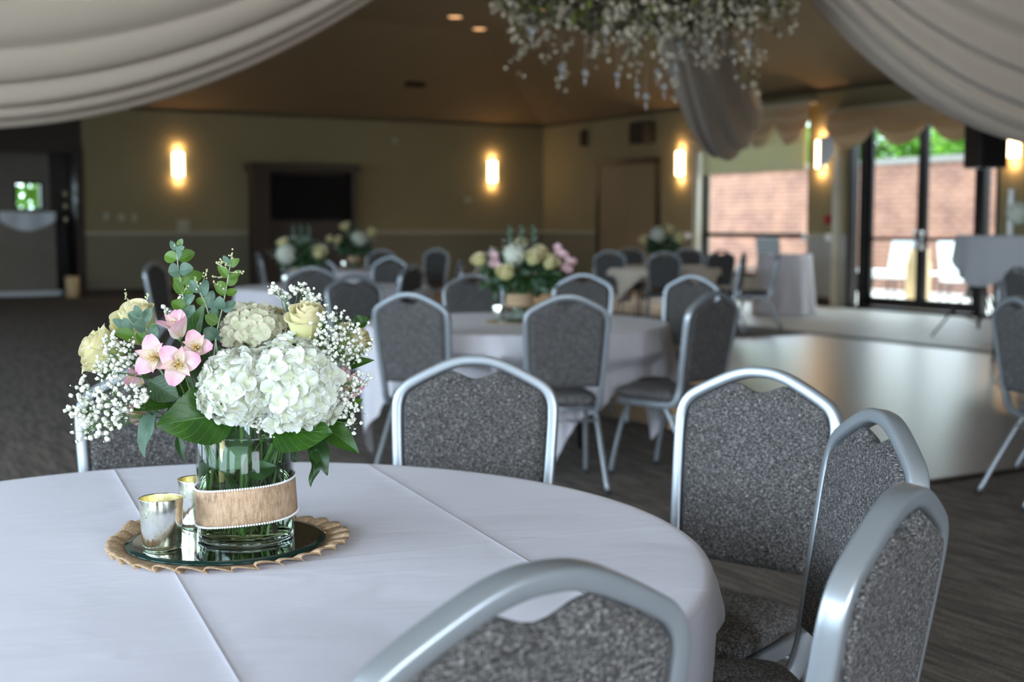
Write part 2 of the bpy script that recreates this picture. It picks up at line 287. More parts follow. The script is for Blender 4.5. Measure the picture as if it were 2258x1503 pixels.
# ------------------------------------------------------------------ mesh helpers
class MB:
    def __init__(s): s.v = []; s.f = []; s.uv = {}; s.mi = []; s.cur = 0
    def add(s, vs, fs, uvs=None):
        b = len(s.v); s.v += [tuple(p) for p in vs]
        for i, f in enumerate(fs):
            s.f.append(tuple(b + k for k in f)); s.mi.append(s.cur)
        if uvs:
            for i, t in enumerate(uvs): s.uv[b + i] = t
    def box(s, c, size, rz=0.0, mtx=None):
        x, y, z = [k / 2 for k in size]
        vs = [Vector((sx * x, sy * y, sz * z)) for sz in (-1, 1) for sy in (-1, 1) for sx in (-1, 1)]
        Mx = mtx or (Matrix.Translation(Vector(c)) @ Matrix.Rotation(rz, 4, 'Z'))
        s.add([Mx @ p for p in vs], [(0, 2, 3, 1), (4, 5, 7, 6), (0, 1, 5, 4), (2, 6, 7, 3), (0, 4, 6, 2), (1, 3, 7, 5)])
    def grid(s, fn, nu, nv, cu=False, uvf=True):
        vs = []; uvs = []
        for j in range(nv + 1):
            for i in range(nu + (0 if cu else 1)):
                u, v = i / nu, j / nv; vs.append(fn(u, v)); uvs.append((u, v))
        w = nu if cu else nu + 1; fs = []
        for j in range(nv):
            for i in range(nu):
                a = j * w + i; b = j * w + (i + 1) % w; fs.append((a, b, b + w, a + w))
        s.add(vs, fs, uvs)
    def tube(s, pts, r, n=8, prof=None, up=None, cap=True):
        pts = [Vector(p) for p in pts]; m = len(pts)
        rr = r if callable(r) else (lambda t: r)
        T = [(pts[min(i + 1, m - 1)] - pts[max(i - 1, 0)]).normalized() for i in range(m)]
        nrm = Vector(up) if up else (Vector((0, 0, 1)) if abs(T[0].z) < .9 else Vector((1, 0, 0)))
        prof = prof or [(cos(2 * pi * k / n), sin(2 * pi * k / n)) for k in range(n)]; n = len(prof)
        vs = []
        for i in range(m):
            nrm = (nrm - T[i] * nrm.dot(T[i])).normalized(); bn = T[i].cross(nrm); q = rr(i / max(1, m - 1))
            for (a, b) in prof: vs.append(pts[i] + nrm * (a * q) + bn * (b * q))
        fs = [(i * n + k, i * n + (k + 1) % n, (i + 1) * n + (k + 1) % n, (i + 1) * n + k) for i in range(m - 1) for k in range(n)]
        if cap: fs += [tuple(range(n - 1, -1, -1)), tuple((m - 1) * n + k for k in range(n))]
        s.add(vs, fs)
    def lathe(s, prof, c=(0, 0, 0), n=32, mtx=None, closed=False):
        c = Vector(c); vs = []
        for (r, z) in prof:
            for k in range(n):
                p = Vector((r * cos(2 * pi * k / n), r * sin(2 * pi * k / n), z)); vs.append((mtx @ p) if mtx else p + c)
        m = len(prof); fs = [(i * n + k, i * n + (k + 1) % n, (i + 1) * n + (k + 1) % n, (i + 1) * n + k) for i in range(m - 1) for k in range(n)]
        uvs = [(k / n, i / max(1, m - 1)) for i in range(m) for k in range(n)]
        s.add(vs, fs, uvs)
    def disc(s, r, z, c=(0, 0, 0), n=32, flip=False):
        c = Vector(c); vs = [c + Vector((r * cos(2 * pi * k / n), r * sin(2 * pi * k / n), z)) for k in range(n)]
        s.add(vs, [tuple(range(n))[::-1] if flip else tuple(range(n))])
    def ball(s, c, r, nu=8, nv=5, sq=(1, 1, 1), lump=0.0, seed=0.0):
        c = Vector(c)
        def fn(u, v):
            a, b = 2 * pi * u, pi * (v - .5)
            d = Vector((cos(a) * cos(b), sin(a) * cos(b), sin(b)))
            k = r * (1 + lump * noise.noise(d * 2.3 + Vector((seed, seed * 1.7, 0))))
            return c + Vector((d.x * k * sq[0], d.y * k * sq[1], d.z * k * sq[2]))
        s.grid(fn, nu, nv, cu=True)
    def obj(s, name, m, parent=None, smooth=True, loc=None, rot=None, solid=0.0):
        me = bpy.data.meshes.new(name); me.from_pydata(s.v, [], s.f)
        mats_ = m if isinstance(m, (list, tuple)) else [m]
        for mm in mats_: me.materials.append(mm)
        if len(mats_) > 1: me.polygons.foreach_set('material_index', s.mi)
        if smooth: me.polygons.foreach_set('use_smooth', [True] * len(me.polygons))
        if s.uv:
            ul = me.uv_layers.new(name='UVMap'); idx = [0] * len(me.loops); me.loops.foreach_get('vertex_index', idx)
            fl = []; 
            for i in idx: fl += s.uv.get(i, (0.0, 0.0))
            ul.data.foreach_set('uv', fl)
        me.update()
        o = bpy.data.objects.new(name, me); col.objects.link(o)
        if parent: o.parent = parent
        if loc is not None: o.location = loc
        if rot is not None: o.rotation_euler = rot
        if solid: md = o.modifiers.new('solid', 'SOLIDIFY'); md.thickness = solid; md.offset = 0
        return o
def bevel(o, w=.003, seg=2):
    md = o.modifiers.new('bevel', 'BEVEL'); md.width = w; md.segments = seg; md.limit_method = 'ANGLE'; md.angle_limit = radians(40); return o
def auto(o):
    for p in o.data.polygons: p.use_smooth = False
    return o
def tag(o, label=None, cat=None, group=None, kind=None):
    if label: o['label'] = label
    if cat: o['category'] = cat
    if group: o['group'] = group
    if kind: o['kind'] = kind
    return o
def thing(name, label, cat, loc=(0, 0, 0), rz=0.0, group=None):
    o = bpy.data.objects.new(name, None); col.objects.link(o); o.location = loc; o.rotation_euler = (0, 0, rz); o.empty_display_size = .05
    return tag(o, label, cat, group)
KIDS = {}
def kids(o): return [c for c in bpy.data.objects if c.parent is o]
def snap(o): return (o, [snap(c) for c in kids(o)])
def dup(tree, loc, rz, label, group=None, scale=None):
    src, ch = tree
    def cp(node, parent):
        s_, cc = node; c = s_.copy(); col.objects.link(c); c.parent = parent
        for k in cc: cp(k, c)
        return c
    r = src.copy(); col.objects.link(r); r.location = loc; r.rotation_euler = (0, 0, rz)
    if scale: r.scale = (scale,) * 3
    r['label'] = label
    if group: r['group'] = group
    for k in ch: cp(k, r)
    return r
def catmull(P, k=6):
    P = [Vector(p) for p in P]; Q = [P[0] * 2 - P[1]] + P + [P[-1] * 2 - P[-2]]; out = []
    for i in range(1, len(Q) - 2):
        a, b, c, d = Q[i - 1], Q[i], Q[i + 1], Q[i + 2]
        for j in range(k):
            t = j / k
            out.append(.5 * ((2 * b) + (c - a) * t + (2 * a - 5 * b + 4 * c - d) * t * t + (3 * b - a - 3 * c + d) * t ** 3))
    out.append(P[-1]); return out
def rbox(mb, u0, u1, v0, v1, z0, z1):
    p = [W(u0, v0, z0), W(u1, v0, z0), W(u1, v1, z0), W(u0, v1, z0), W(u0, v0, z1), W(u1, v0, z1), W(u1, v1, z1), W(u0, v1, z1)]
    mb.add(p, [(0, 3, 2, 1), (4, 5, 6, 7), (0, 1, 5, 4), (1, 2, 6, 5), (2, 3, 7, 6), (3, 0, 4, 7)])
def rlocal(name, m, boxes, origin, parent=None, smooth=False):      # boxes in room axes around an origin (u, v, z)
    mb = MB(); ou, ov, oz = origin
    for (u0, u1, v0, v1, z0, z1) in boxes:
        mb.box(((u0 + u1) / 2 - ou, (v0 + v1) / 2 - ov, (z0 + z1) / 2 - oz), (u1 - u0, v1 - v0, z1 - z0))
    o = mb.obj(name, m, parent, smooth)
    if parent is None: o.location = W(ou, ov, oz); o.rotation_euler = (0, 0, TH)
    return o
def struct(o): o['kind'] = 'structure'; return o

# ------------------------------------------------------------------ room shell
HW, HC, INS = 3.45, 4.85, 3.65
struct(rlocal('floor', M['carpet'], [(-4.2, 15.0, -4.2, 28.6, -.12, 0)], (0, 0, 0)))
fb = rlocal('glare_strip', M['strip'], [(11.05, 14.79, 7.6, 22.0, 0, .004)], (11.05, 7.6, 0)); struct(fb)  # thin overlay on the carpet that paints the glare near the doors
back_parts = [(4.92, 14.8, 24.75, 24.95, 0, HW)]
mbk = MB(); [rbox(mbk, *b) for b in [(4.92, 14.8, 24.75, 24.95, 1.16, HW)]]; struct(mbk.obj('wall_back', M['wall'], None, False))
struct(rlocal('trim_2', M['wainscot'], [(4.92, 14.8, 24.745, 24.95, 0, 1.16)], (4.92, 24.75, 0)))
struct(rlocal('trim_3', M['rail'], [(4.92, 8.02, 24.70, 24.75, 1.13, 1.19), (10.22, 14.8, 24.70, 24.75, 1.13, 1.19)], (4.92, 24.7, 1.16)))
struct(rlocal('baseboard_back', M['dark_wood'], [(4.92, 8.02, 24.72, 24.75, 0, .12), (10.22, 14.8, 24.72, 24.75, 0, .12)], (4.92, 24.7, 0)))
# right wall with a window (v 16.23-19.08) and the glass doors (v 12.4-15.34)
WZ0, WZ1, DZ1 = .42, 3.15, 3.05
mr = MB()
for b in [(14.8, 15.0, 19.08, 24.95, 1.16, HW), (14.8, 15.0, 16.23, 19.08, WZ1, HW), (14.8, 15.0, 15.34, 16.23, 1.16, HW),
          (14.8, 15.0, 12.4, 15.34, DZ1, HW), (14.8, 15.0, -4.2, 12.4, 1.16, HW)]: rbox(mr, *b)
struct(mr.obj('wall_right', M['wall'], None, False))
M['wainscot_daylit'] = noisy('daylit_wall_paint', (.36, .34, .315), (.38, .36, .33), 1.2, rough=.6)  # wainscot paint made paler and greyer, daylight sheen put into the colour
struct(rlocal('trim_4', M['wainscot_daylit'], [(14.795, 15.0, 16.23, 19.08, 0, WZ0), (14.795, 15.0, 15.34, 16.23, 0, 1.16), (14.795, 15.0, -4.2, 12.4, 0, 1.16)], (14.8, 10, 0)))
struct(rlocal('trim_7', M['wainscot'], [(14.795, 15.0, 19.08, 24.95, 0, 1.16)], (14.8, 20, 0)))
struct(rlocal('trim_5', M['rail'], [(14.75, 14.8, 22.6, 24.75, 1.13, 1.19), (14.75, 14.8, 19.2, 20.3, 1.13, 1.19), (14.75, 14.8, 15.6, 16.1, 1.13, 1.19), (14.75, 14.8, -4, 12.3, 1.13, 1.19)], (14.8, 10, 1.16)))
struct(rlocal('baseboard_right', M['dark_wood'], [(14.77, 14.8, 22.6, 24.75, 0, .12), (14.77, 14.8, 15.6, 20.3, 0, .14), (14.77, 14.8, -4, 12.3, 0, .12)], (14.8, 10, 0)))
struct(rlocal('trim_6', M['cream'], [(14.70, 14.8, 19.08, 19.22, .1, 3.2), (14.70, 14.8, 15.46, 15.58, 0.0, 3.05)], (14.8, 17, 0)))
# left wall and wall behind the camera with daylight windows
ml = MB(); prev = -4.2
for (a, b) in WIN_L:
    rbox(ml, -4.2, -4.0, prev, a, 0, HW); rbox(ml, -4.2, -4.0, a, b, 0, .95); rbox(ml, -4.2, -4.0, a, b, 2.95, HW); prev = b
rbox(ml, -4.2, -4.0, prev, 28.6, 0, HW); struct(ml.obj('wall_left', M['wall'], None, False))
mf = MB(); prev = -4.0
for (a, b) in [(-2.5, -0.5), (0.5, 2.5)]:
    rbox(mf, prev, a, -4.2, -4.0, 0, HW); rbox(mf, a, b, -4.2, -4.0, 0, .95); rbox(mf, a, b, -4.2, -4.0, 2.95, HW); prev = b
rbox(mf, prev, 15.0, -4.2, -4.0, 0, HW); struct(mf.obj('wall_front', M['wall'], None, False))
k = 2
for (a, b) in WIN_L:
    o = rlocal('window_%d' % k, M['cream'], [(-4.06, -4.0, a, a + .06, .95, 2.95), (-4.06, -4.0, b - .06, b, .95, 2.95), (-4.06, -4.0, a, b, .95, 1.01), (-4.06, -4.0, a, b, 2.89, 2.95), (-4.05, -4.01, (a + b) / 2 - .02, (a + b) / 2 + .02, .95, 2.95)], (-4, a, .95))
    struct(o); rl = rlocal('pane', M['pane'], [(-4.04, -4.03, a + .05, b - .05, 1.0, 2.9)], (-4, a, .95), o); k += 1
# ceiling: four slopes rising to a flat field
def ceil():
    mb = MB(); a0, a1, b0, b1 = -4.2, 15.0, -4.2, 24.95
    lo = [W(a0, b0, HW), W(a1, b0, HW), W(a1, b1, HW), W(a0, b1, HW)]
    hi = [W(a0 + INS, b0 + INS, HC), W(a1 - INS, b0 + INS, HC), W(a1 - INS, b1 - INS, HC), W(a0 + INS, b1 - INS, HC)]
    mb.add(lo + hi, [(0, 1, 5, 4), (1, 2, 6, 5), (2, 3, 7, 6), (3, 0, 4, 7), (4, 5, 6, 7)])
    o = mb.obj('ceiling', M['ceiling'], None, False); md = o.modifiers.new('solid', 'SOLIDIFY'); md.thickness = .12; md.offset = 1 ; return o
struct(ceil())
# entrance lobby beyond the back left corner
struct(rlocal('wall_lobby_back', M['taupe'], [(-4.0, 4.01, 26.4, 26.6, 0, 2.75), (4.01, 4.45, 26.4, 26.6, 0, 1.63), (4.01, 4.45, 26.4, 26.6, 2.10, 2.75), (4.45, 4.62, 26.4, 26.6, 0, 2.75)], (3.5, 26.4, 0)))
struct(rlocal('wall_lobby_side', M['dark_wood'], [(4.92, 5.1, 24.95, 26.6, 0, 2.75), (4.62, 4.92, 26.4, 26.6, 0, 2.75), (4.80, 4.92, 24.70, 24.95, 0, 2.75)], (4.92, 25, 0)))
struct(rlocal('wall_header', M['dark_wood'], [(-4.0, 4.92, 24.75, 24.95, 2.62, HW + .05)], (0, 24.75, 2.7)))
struct(rlocal('ceiling_lobby', M['dark_wood'], [(-4.2, 5.1, 24.95, 28.6, 2.75, 2.85)], (0, 25, 2.75)))
o = struct(rlocal('window_10', M['bronze'], [(3.97, 4.01, 26.36, 26.6, 1.6, 2.13), (4.45, 4.49, 26.36, 26.6, 1.6, 2.13), (3.97, 4.49, 26.36, 26.6, 1.59, 1.63), (3.97, 4.49, 26.36, 26.6, 2.10, 2.14)], (4.2, 26.4, 1.6)))
rlocal('pane', M['pane'], [(4.01, 4.45, 26.48, 26.49, 1.63, 2.10)], (4.2, 26.4, 1.6), o)

# dance floor
t = thing('dance_floor', 'large glossy dark wood dance floor laid on the carpet, reflecting the doors', 'dance floor', W(4.9, 4.63, 0), TH)
mb = MB(); mb.box((2.875, 3.5, .011), (5.69, 6.94, .022)); mb.obj('planks', M['dance'], t, False)
mb = MB()
for c_, s_ in [((2.875, .015, .01), (5.75, .03, .02)), ((2.875, 6.985, .01), (5.75, .03, .02)), ((.015, 3.5, .01), (.03, 6.94, .02)), ((5.735, 3.5, .01), (.03, 6.94, .02))]: mb.box(c_, s_)
mb.obj('edge_trim', M['trim_dark'], t, False)

# window_1 on the right wall
o = rlocal('window_1', M['bronze'], [(14.84, 14.92, 16.23, 16.30, WZ0, WZ1), (14.84, 14.92, 19.01, 19.08, WZ0, WZ1), (14.84, 14.92, 16.23, 19.08, WZ0, WZ0 + .07), (14.84, 14.92, 16.23, 19.08, WZ1 - .07, WZ1), (14.83, 14.93, 16.30, 19.01, 1.10, 1.18)], (14.88, 17.6, WZ0)); struct(o)
rlocal('pane', M['pane'], [(14.875, 14.885, 16.3, 19.01, WZ0 + .07, 1.10), (14.875, 14.885, 16.3, 19.01, 1.18, WZ1 - .07)], (14.88, 17.6, WZ0), o)
# door_1: double glass doors with a sidelight
o = rlocal('door_1', M['bronze'], [(14.80, 14.98, 14.96, 15.08, 0, DZ1), (14.80, 14.98, 12.70, 12.80, 0, DZ1), (14.80, 14.98, 12.40, 12.46, 0, DZ1), (14.80, 14.98, 15.28, 15.34, 0, DZ1), (14.80, 14.98, 12.4, 15.34, DZ1 - .12, DZ1), (14.80, 14.98, 12.4, 15.34, 0, .05)], (14.9, 13.86, 0)); struct(o)
for (a, b) in [(13.875, 14.95), (12.81, 13.845)]:
    q_ = rlocal('door_leaf', M['bronze'], [(14.86, 14.92, a, a + .07, .06, 2.92), (14.86, 14.92, b - .07, b, .06, 2.92), (14.86, 14.92, a, b, .06, .20), (14.86, 14.92, a, b, 2.82, 2.92), (14.85, 14.93, a + .07, b - .07, 1.08, 1.13)], (14.9, 13.86, 0), o)
    rlocal('pane', M['pane'], [(14.888, 14.896, a + .07, b - .07, .2, 2.82)], (14.9, 13.86, 0), q_)
    hm = MB(); cx = (13.93 if a > 13 and b > 14 else 13.79) - 13.86
    for z in (.98, 1.2): hm.ball((-.10, cx, z), .035, 8, 6)
    hm.box((-.10, cx, 1.09), (.02, .02, .22)); hm.obj('door_handle', M['silver'], q_)
rlocal('sidelight_pane', M['pane'], [(14.888, 14.896, 15.08, 15.28, .05, 2.93), (14.888, 14.896, 12.46, 12.70, .05, 2.93)], (14.9, 13.86, 0), o)
# door_2: tan double door on the right wall near the corner
o = rlocal('door_2', M['dark_wood'], [(14.74, 14.80, 20.36, 20.46, 0, 2.60), (14.74, 14.80, 22.43, 22.53, 0, 2.60), (14.74, 14.80, 20.36, 22.53, 2.50, 2.62)], (14.8, 21.4, 0)); struct(o)
for a, b in [(20.46, 21.44), (21.45, 22.43)]:
    q_ = rlocal('door_leaf', M['door_paint'], [(14.76, 14.80, a, b, 0.01, 2.5)], (14.8, 21.4, 0), o)
# scalloped valances
def valance(name, v0, v1, ztop, zbot, n, label, tails=()):
    L = v1 - v0; t = thing(name, label, 'valance', W(14.62, v0, ztop), TH)
    mb = MB(); mb.box((.09, L / 2, .02), (.17, L, .05)); mb.obj('valance_board', M['cream'], t, False)
    for i in range(n):
        w_ = L / n * 1.06; y0 = L * (i + .5) / n
        def fn(u, v, y0=y0, w_=w_, i=i):
            a = (u - .5) * 2; drop = (ztop - zbot) * (.42 + .58 * (1 - abs(a) ** 2.0)) * v
            pinch = 1 - .10 * v * (1 - v)
            fold = .035 * sin(v * 16 * (1 - .35 * a * a)) * (1 - abs(a) ** 3)
            return Vector((-.03 - .07 * (1 - a * a) * v + fold + .012 * (i % 2), y0 + a * w_ / 2 * pinch, -drop))
        m_ = MB(); m_.grid(fn, 22, 24); m_.obj('swag', M['valance'], t, solid=.004)
    for y0 in tails:
        m_ = MB()
        def fn(u, v, y0=y0): return Vector((-.07 + .03 * sin(u * 19), y0 + (u - .5) * .30, -(.38 + v * (.30 + .30 * u))))
        m_.grid(fn, 18, 8); m_.obj('tail', M['white_sheet'], t, solid=.003)
    return t
valance('window_valance', 16.05, 19.2, 3.28, 2.62, 4, 'tan scalloped swag valance over the brick-view window')
valance('door_valance', 12.45, 15.62, 3.10, 2.50, 3, 'tan scalloped swag valance over the glass double doors', (3.12,))
mb = MB(); mb.grid(lambda u, v: Vector((0, 2.75 * u, -v * .98 + .004 * sin(u * 9))), 20, 8)
b_ = mb.obj('roller_blind', M['blind'], None, solid=.002); b_.location = W(14.78, 16.28, 3.2); b_.rotation_euler = (0, 0, TH)
tag(b_, 'pale green roller blind half lowered behind the valance of the window', 'blind')
for v_, wh in [(19.3, 'left of the window'), (16.14, 'right of the window'), (15.60, 'beside the glass doors')]:
    mb = MB(); mb.ball((0, 0, 0), .065, 12, 8); mb.tube([(.05, 0, 0), (.13, 0, 0)], .02)
    tb = mb.obj('curtain_tieback', M['white_plastic']); tb.location = W(14.66, v_, 1.12); tb.rotation_euler = (0, 0, TH)
    tag(tb, 'round white curtain tieback knob ' + wh, 'tieback', 'curtain tiebacks')

# wall sconces: lit frosted half-round shades
def sconce(p, rz, label, first=None):
    t = thing('wall_sconce', label, 'wall lamp', p, rz, 'lit wall sconces')
    mb = MB(); mb.grid(lambda u, v: Vector((.10 * cos(pi * u - 0), -.02 - .09 * sin(pi * u), (v - .5) * .44)), 18, 4); mb.obj('lamp_shade', M['sconce'], t)
    mb = MB(); mb.box((0, -.008, 0), (.16, .016, .40)); mb.obj('back_plate', M['silver'], t, False)
    l = bpy.data.lights.new('sconce_bulb', 'POINT'); l.energy = 7; l.color = (1, .60, .28); l.shadow_soft_size = .04
    for dz in (-.30, .30):
        lo = bpy.data.objects.new('sconce_bulb', l); col.objects.link(lo); lo.parent = t; lo.location = (0, -.07, dz)
    return t
sconce(W(6.69, 24.75, 2.46), TH, 'lit wall sconce on the olive back wall, left of the television')
sconce(W(13.50, 24.75, 2.46), TH, 'lit wall sconce on the olive back wall, right of the television')
sconce(W(14.80, 19.70, 2.46), TH - pi / 2, 'lit wall sconce between the tan double door and the window')
sconce(W(14.80, 15.93, 2.46), TH - pi / 2, 'lit wall sconce between the window and the glass doors')
sconce(W(14.80, 12.16, 2.46), TH - pi / 2, 'lit wall sconce behind the black loudspeaker at the right edge')
# recessed downlights in the flat ceiling field
for (u, v), lab in [((10.2, 20.0), 'glowing recessed ceiling downlight, leftmost of the three'), ((11.2, 21.0), 'glowing recessed ceiling downlight near the edge of the flat ceiling, middle of the three'), ((11.1, 18.7), 'glowing recessed ceiling downlight seen through the hanging flowers')]:
    t = thing('ceiling_downlight', lab, 'ceiling light', W(u, v, HC), TH, 'recessed downlights')
    mb = MB(); mb.lathe([(.15, 0), (.155, -.012), (.125, -.014), (.12, -.004)], n=28); mb.obj('trim_ring', M['rail'], t)
    mb = MB(); mb.disc(.12, -.005, n=28, flip=True); mb.obj('lens', M['downlight'], t, False)
    l = bpy.data.lights.new('downlight_lamp', 'SPOT'); l.energy = 150; l.color = (1, .62, .32); l.spot_size = radians(110); l.spot_blend = .8; l.shadow_soft_size = .1
    lo = bpy.data.objects.new('downlight_lamp', l); col.objects.link(lo); lo.parent = t; lo.location = (0, 0, -.04)

# television in its dark wood niche
t = thing('media_cabinet', 'dark brown wooden wall cabinet surrounding the television', 'cabinet', W(8.05, 24.4, 0), TH)
for nm, bx in [('side_panel', (0, .34, 0, .34, 0, 2.36)), ('side_panel', (2.06, 2.16, 0, .34, 0, 2.36)), ('cornice', (-.07, 2.23, -.06, .34, 2.36, 2.52)), ('back_panel', (.34, 2.06, .28, .34, .9, 2.36)), ('base_cabinet', (.34, 2.06, .02, .34, 0, .9))]:
    mb = MB(); mb.box(((bx[0] + bx[1]) / 2, (bx[2] + bx[3]) / 2, (bx[4] + bx[5]) / 2), (bx[1] - bx[0], bx[3] - bx[2], bx[5] - bx[4])); bevel(mb.obj(nm, M['dark_wood'], t, False), .008)
t = thing('television', 'large black flat television, switched off, inside the dark cabinet', 'television', W(9.25, 24.60, 1.40), TH)
mb = MB(); mb.box((0, 0, .46), (1.64, .06, .92)); bevel(mb.obj('frame', M['dark_metal'], t, False), .006)
mb = MB(); mb.box((0, -.032, .46), (1.60, .004, .88)); mb.obj('screen', M['screen'], t, False)
mb = MB(); mb.box((0, .05, .46), (.5, .05, .4)); mb.obj('wall_bracket', M['dark_metal'], t, False)
# small fittings on the walls
def plate(name, u, z, w, h, m, label, cat, d=.03):
    mb = MB(); mb.box((0, -d / 2, 0), (w, d, h)); o = bevel(mb.obj(name, m, None, False), .004); o.location = W(u, 24.75, z); o.rotation_euler = (0, 0, TH); tag(o, label, cat)
plate('wall_switch', 5.32, 1.48, .09, .15, M['rail'], 'small grey wall switch plate on the back wall, leftmost of three', 'switch')
plate('wall_switch', 5.60, 1.46, .12, .13, M['rail'], 'small grey wall switch plate on the back wall, middle of three', 'switch')
plate('wall_switch', 5.84, 1.45, .08, .15, M['rail'], 'small grey wall switch plate on the back wall, rightmost of three', 'switch')
plate('wall_sign', 6.76, 1.27, .22, .28, M['rail'], 'pale grey notice card on the back wall below the left sconce', 'sign', .04)
plate('thermostat', 12.9, 1.85, .16, .12, M['rail'], 'small thermostat on the back wall left of the second sconce', 'thermostat')
plate('smoke_sensor', 11.2, 3.05, .10, .10, M['rail'], 'small round sensor high on the back wall', 'sensor')
o = rlocal('fire_alarm', M['red'], [(14.74, 14.795, 15.70, 15.80, 1.33, 1.47)], (14.76, 15.75, 1.4)); tag(o, 'small red fire alarm on the wall below the sconce by the glass doors', 'fire alarm')
t = thing('wall_speaker', 'black box loudspeaker mounted high on the wall above the tan double door', 'speaker', W(14.62, 20.75, 2.88), TH)
mb = MB(); mb.box((0, 0, .21), (.26, .50, .42)); bevel(mb.obj('cabinet', M['grille'], t, False), .02)
mb = MB(); mb.tube([(.12, 0, .21), (.18, 0, .21)], .03); mb.obj('bracket', M['dark_metal'], t)
o = rlocal('wall_horn', M['dark_wood'], [(14.68, 14.79, 22.95, 23.10, 2.95, 3.28)], (14.7, 23.0, 3.1)); tag(o, 'narrow dark box high on the wall left of the tan double door', 'speaker')
mb = MB(); mb.box((0, 0, .0), (.42, .16, .02)); 
for i in range(7): mb.box((0, -.066 + i * .022, -.014), (.40, .006, .012))
o = mb.obj('ceiling_vent', M['dark_wood'], None, False); sl = math.atan2(HC - HW, INS); vv = 23.3
o.location = W(11.0, vv, HW + (24.95 - vv) * math.tan(sl) - .03); o.rotation_euler = (-sl, 0, TH); tag(o, 'dark slotted vent in the sloping ceiling above the back wall', 'vent')
# lobby contents
t = thing('reflection_panel', 'grey panel with white swag standing in for a glass reflection in the lobby', 'reflection_prop', W(3.0, 25.5, 0), TH)  # added object: a reflection in the lobby glass, built as a solid panel
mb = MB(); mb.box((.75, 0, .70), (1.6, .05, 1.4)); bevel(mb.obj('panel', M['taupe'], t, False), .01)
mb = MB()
mb.grid(lambda u, v: Vector((.55 + u * 1.0, -.05 - .02 * sin(u * 14), 1.56 - v * .36 * (.35 + .65 * sin(pi * min(1, max(0, u * .9 + .05)))))), 24, 8); mb.obj('white_sheet', M['white_sheet'], t, solid=.004)  # white part of the reflection, shaped as hanging cloth
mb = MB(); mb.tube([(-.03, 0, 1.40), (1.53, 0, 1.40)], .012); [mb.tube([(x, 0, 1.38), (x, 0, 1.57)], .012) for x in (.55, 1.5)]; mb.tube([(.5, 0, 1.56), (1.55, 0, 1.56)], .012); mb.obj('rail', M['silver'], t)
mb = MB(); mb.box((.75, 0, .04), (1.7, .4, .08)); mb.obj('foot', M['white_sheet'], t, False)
mb = MB(); mb.lathe([(.001, 0), (.12, 0), (.13, .38), (.115, .38), (.10, .03), (.001, .03)], n=20); o = mb.obj('umbrella_bin', M['tan']); o.location = W(4.62, 24.40, 0); tag(o, 'small beige bin standing by the dark lobby opening', 'bin')
t = thing('candle_stand', 'tall thin stand with glinting glass cups in the dark lobby opening', 'candle stand', W(4.62, 25.1, 0), TH)
mb = MB(); mb.tube([(0, 0, 0), (0, 0, 1.9)], .014); mb.lathe([(.001, 0), (.13, 0), (.13, .02), (.001, .03)]); mb.obj('stand', M['dark_metal'], t)
for z in (1.35, 1.6, 1.82):
    mb = MB(); mb.lathe([(.001, 0), (.04, 0), (.055, .12), (.05, .12), (.035, .01)], (0.05, 0, z), 16); mb.obj('glass_cup', M['gold_inner'], t)
    mb = MB(); mb.tube([(0, 0, z), (.05, 0, z + .005)], .006); mb.obj('arm', M['dark_metal'], t)

# ------------------------------------------------------------------ outside, through the glass
o = rlocal('patio_ground', M['concrete'], [(15.0, 26.0, 2.0, 32.0, -.14, -.02)], (15, 10, 0)); struct(o)
t = thing('brick_wall', 'long red brick garden wall beyond the patio with pale stone coping', 'wall', W(20, 6, -.05), TH); t['kind'] = 'structure'
mb = MB(); mb.box((.15, 11, 1.30), (.30, 24, 2.60)); mb.obj('brickwork', M['brick'], t, False)
mb = MB(); mb.box((.15, 11, 2.665), (.40, 24, .13)); mb.obj('coping', M['cap'], t, False)
def tree(u, v, h, r, label, seed):
    rnd = random.Random(seed); t = thing('garden_tree', label, 'tree', W(u, v, -.05), 0, 'trees beyond the brick wall')
    mb = MB(); mb.tube([(0, 0, 0), (.05, .05, h * .4), (0, .1, h * .7)], lambda q: .12 - .06 * q, 8); mb.obj('trunk', M['bark'], t)
    mb = MB()
    for i in range(8000):
        d = Vector((rnd.gauss(0, 1), rnd.gauss(0, 1), rnd.gauss(0, 1))).normalized(); k_ = rnd.uniform(.55, 1) * (1 + .25 * noise.noise(d * 2 + Vector((seed, 0, 0))))
        c = Vector((d.x * r * k_, d.y * r * k_, h * .62 + d.z * h * .42 * k_)); a = rnd.uniform(0, 6.28); e = Vector((cos(a), sin(a), rnd.uniform(-.6, .6))).normalized(); g = e.cross(Vector((rnd.uniform(-1, 1), rnd.uniform(-1, 1), 1))).normalized()
        s_ = rnd.uniform(.09, .17); mb.add([c - e * s_, c + g * s_ * .5, c + e * s_, c - g * s_ * .5], [(0, 1, 2, 3)])
    mb.obj('crown', M['tree'], t, False)
for i, (u, v, h, r, l) in enumerate([(23.2, 18.9, 4.5, 2.0, 'bright green tree beyond the brick wall, seen above the left door leaf'), (23.6, 23.4, 4.4, 2.1, 'bright green tree beyond the brick wall, left of the glass doors'), (23.2, 14.5, 4.4, 2.1, 'bright green tree beyond the brick wall, seen beside the loudspeaker'), (23.6, 28.0, 4.4, 2.2, 'green tree beyond the brick wall, behind the window blind')]): tree(u, v, h, r, l, i + 3)
mb = MB(); rnd = random.Random(5)
for i in range(900):
    d = Vector((rnd.gauss(0, 1), rnd.gauss(0, 1), rnd.gauss(0, 1))).normalized() * rnd.uniform(.5, 1); c = Vector((d.x * .8, d.y * .4, 1.3 + d.z * 1.2)); a = rnd.uniform(0, 6.28); e = Vector((cos(a), 0, sin(a))); g = Vector((-sin(a), .3, cos(a))); s_ = .08
    mb.add([c - e * s_, c + g * s_ * .6, c + e * s_, c - g * s_ * .6], [(0, 1, 2, 3)])
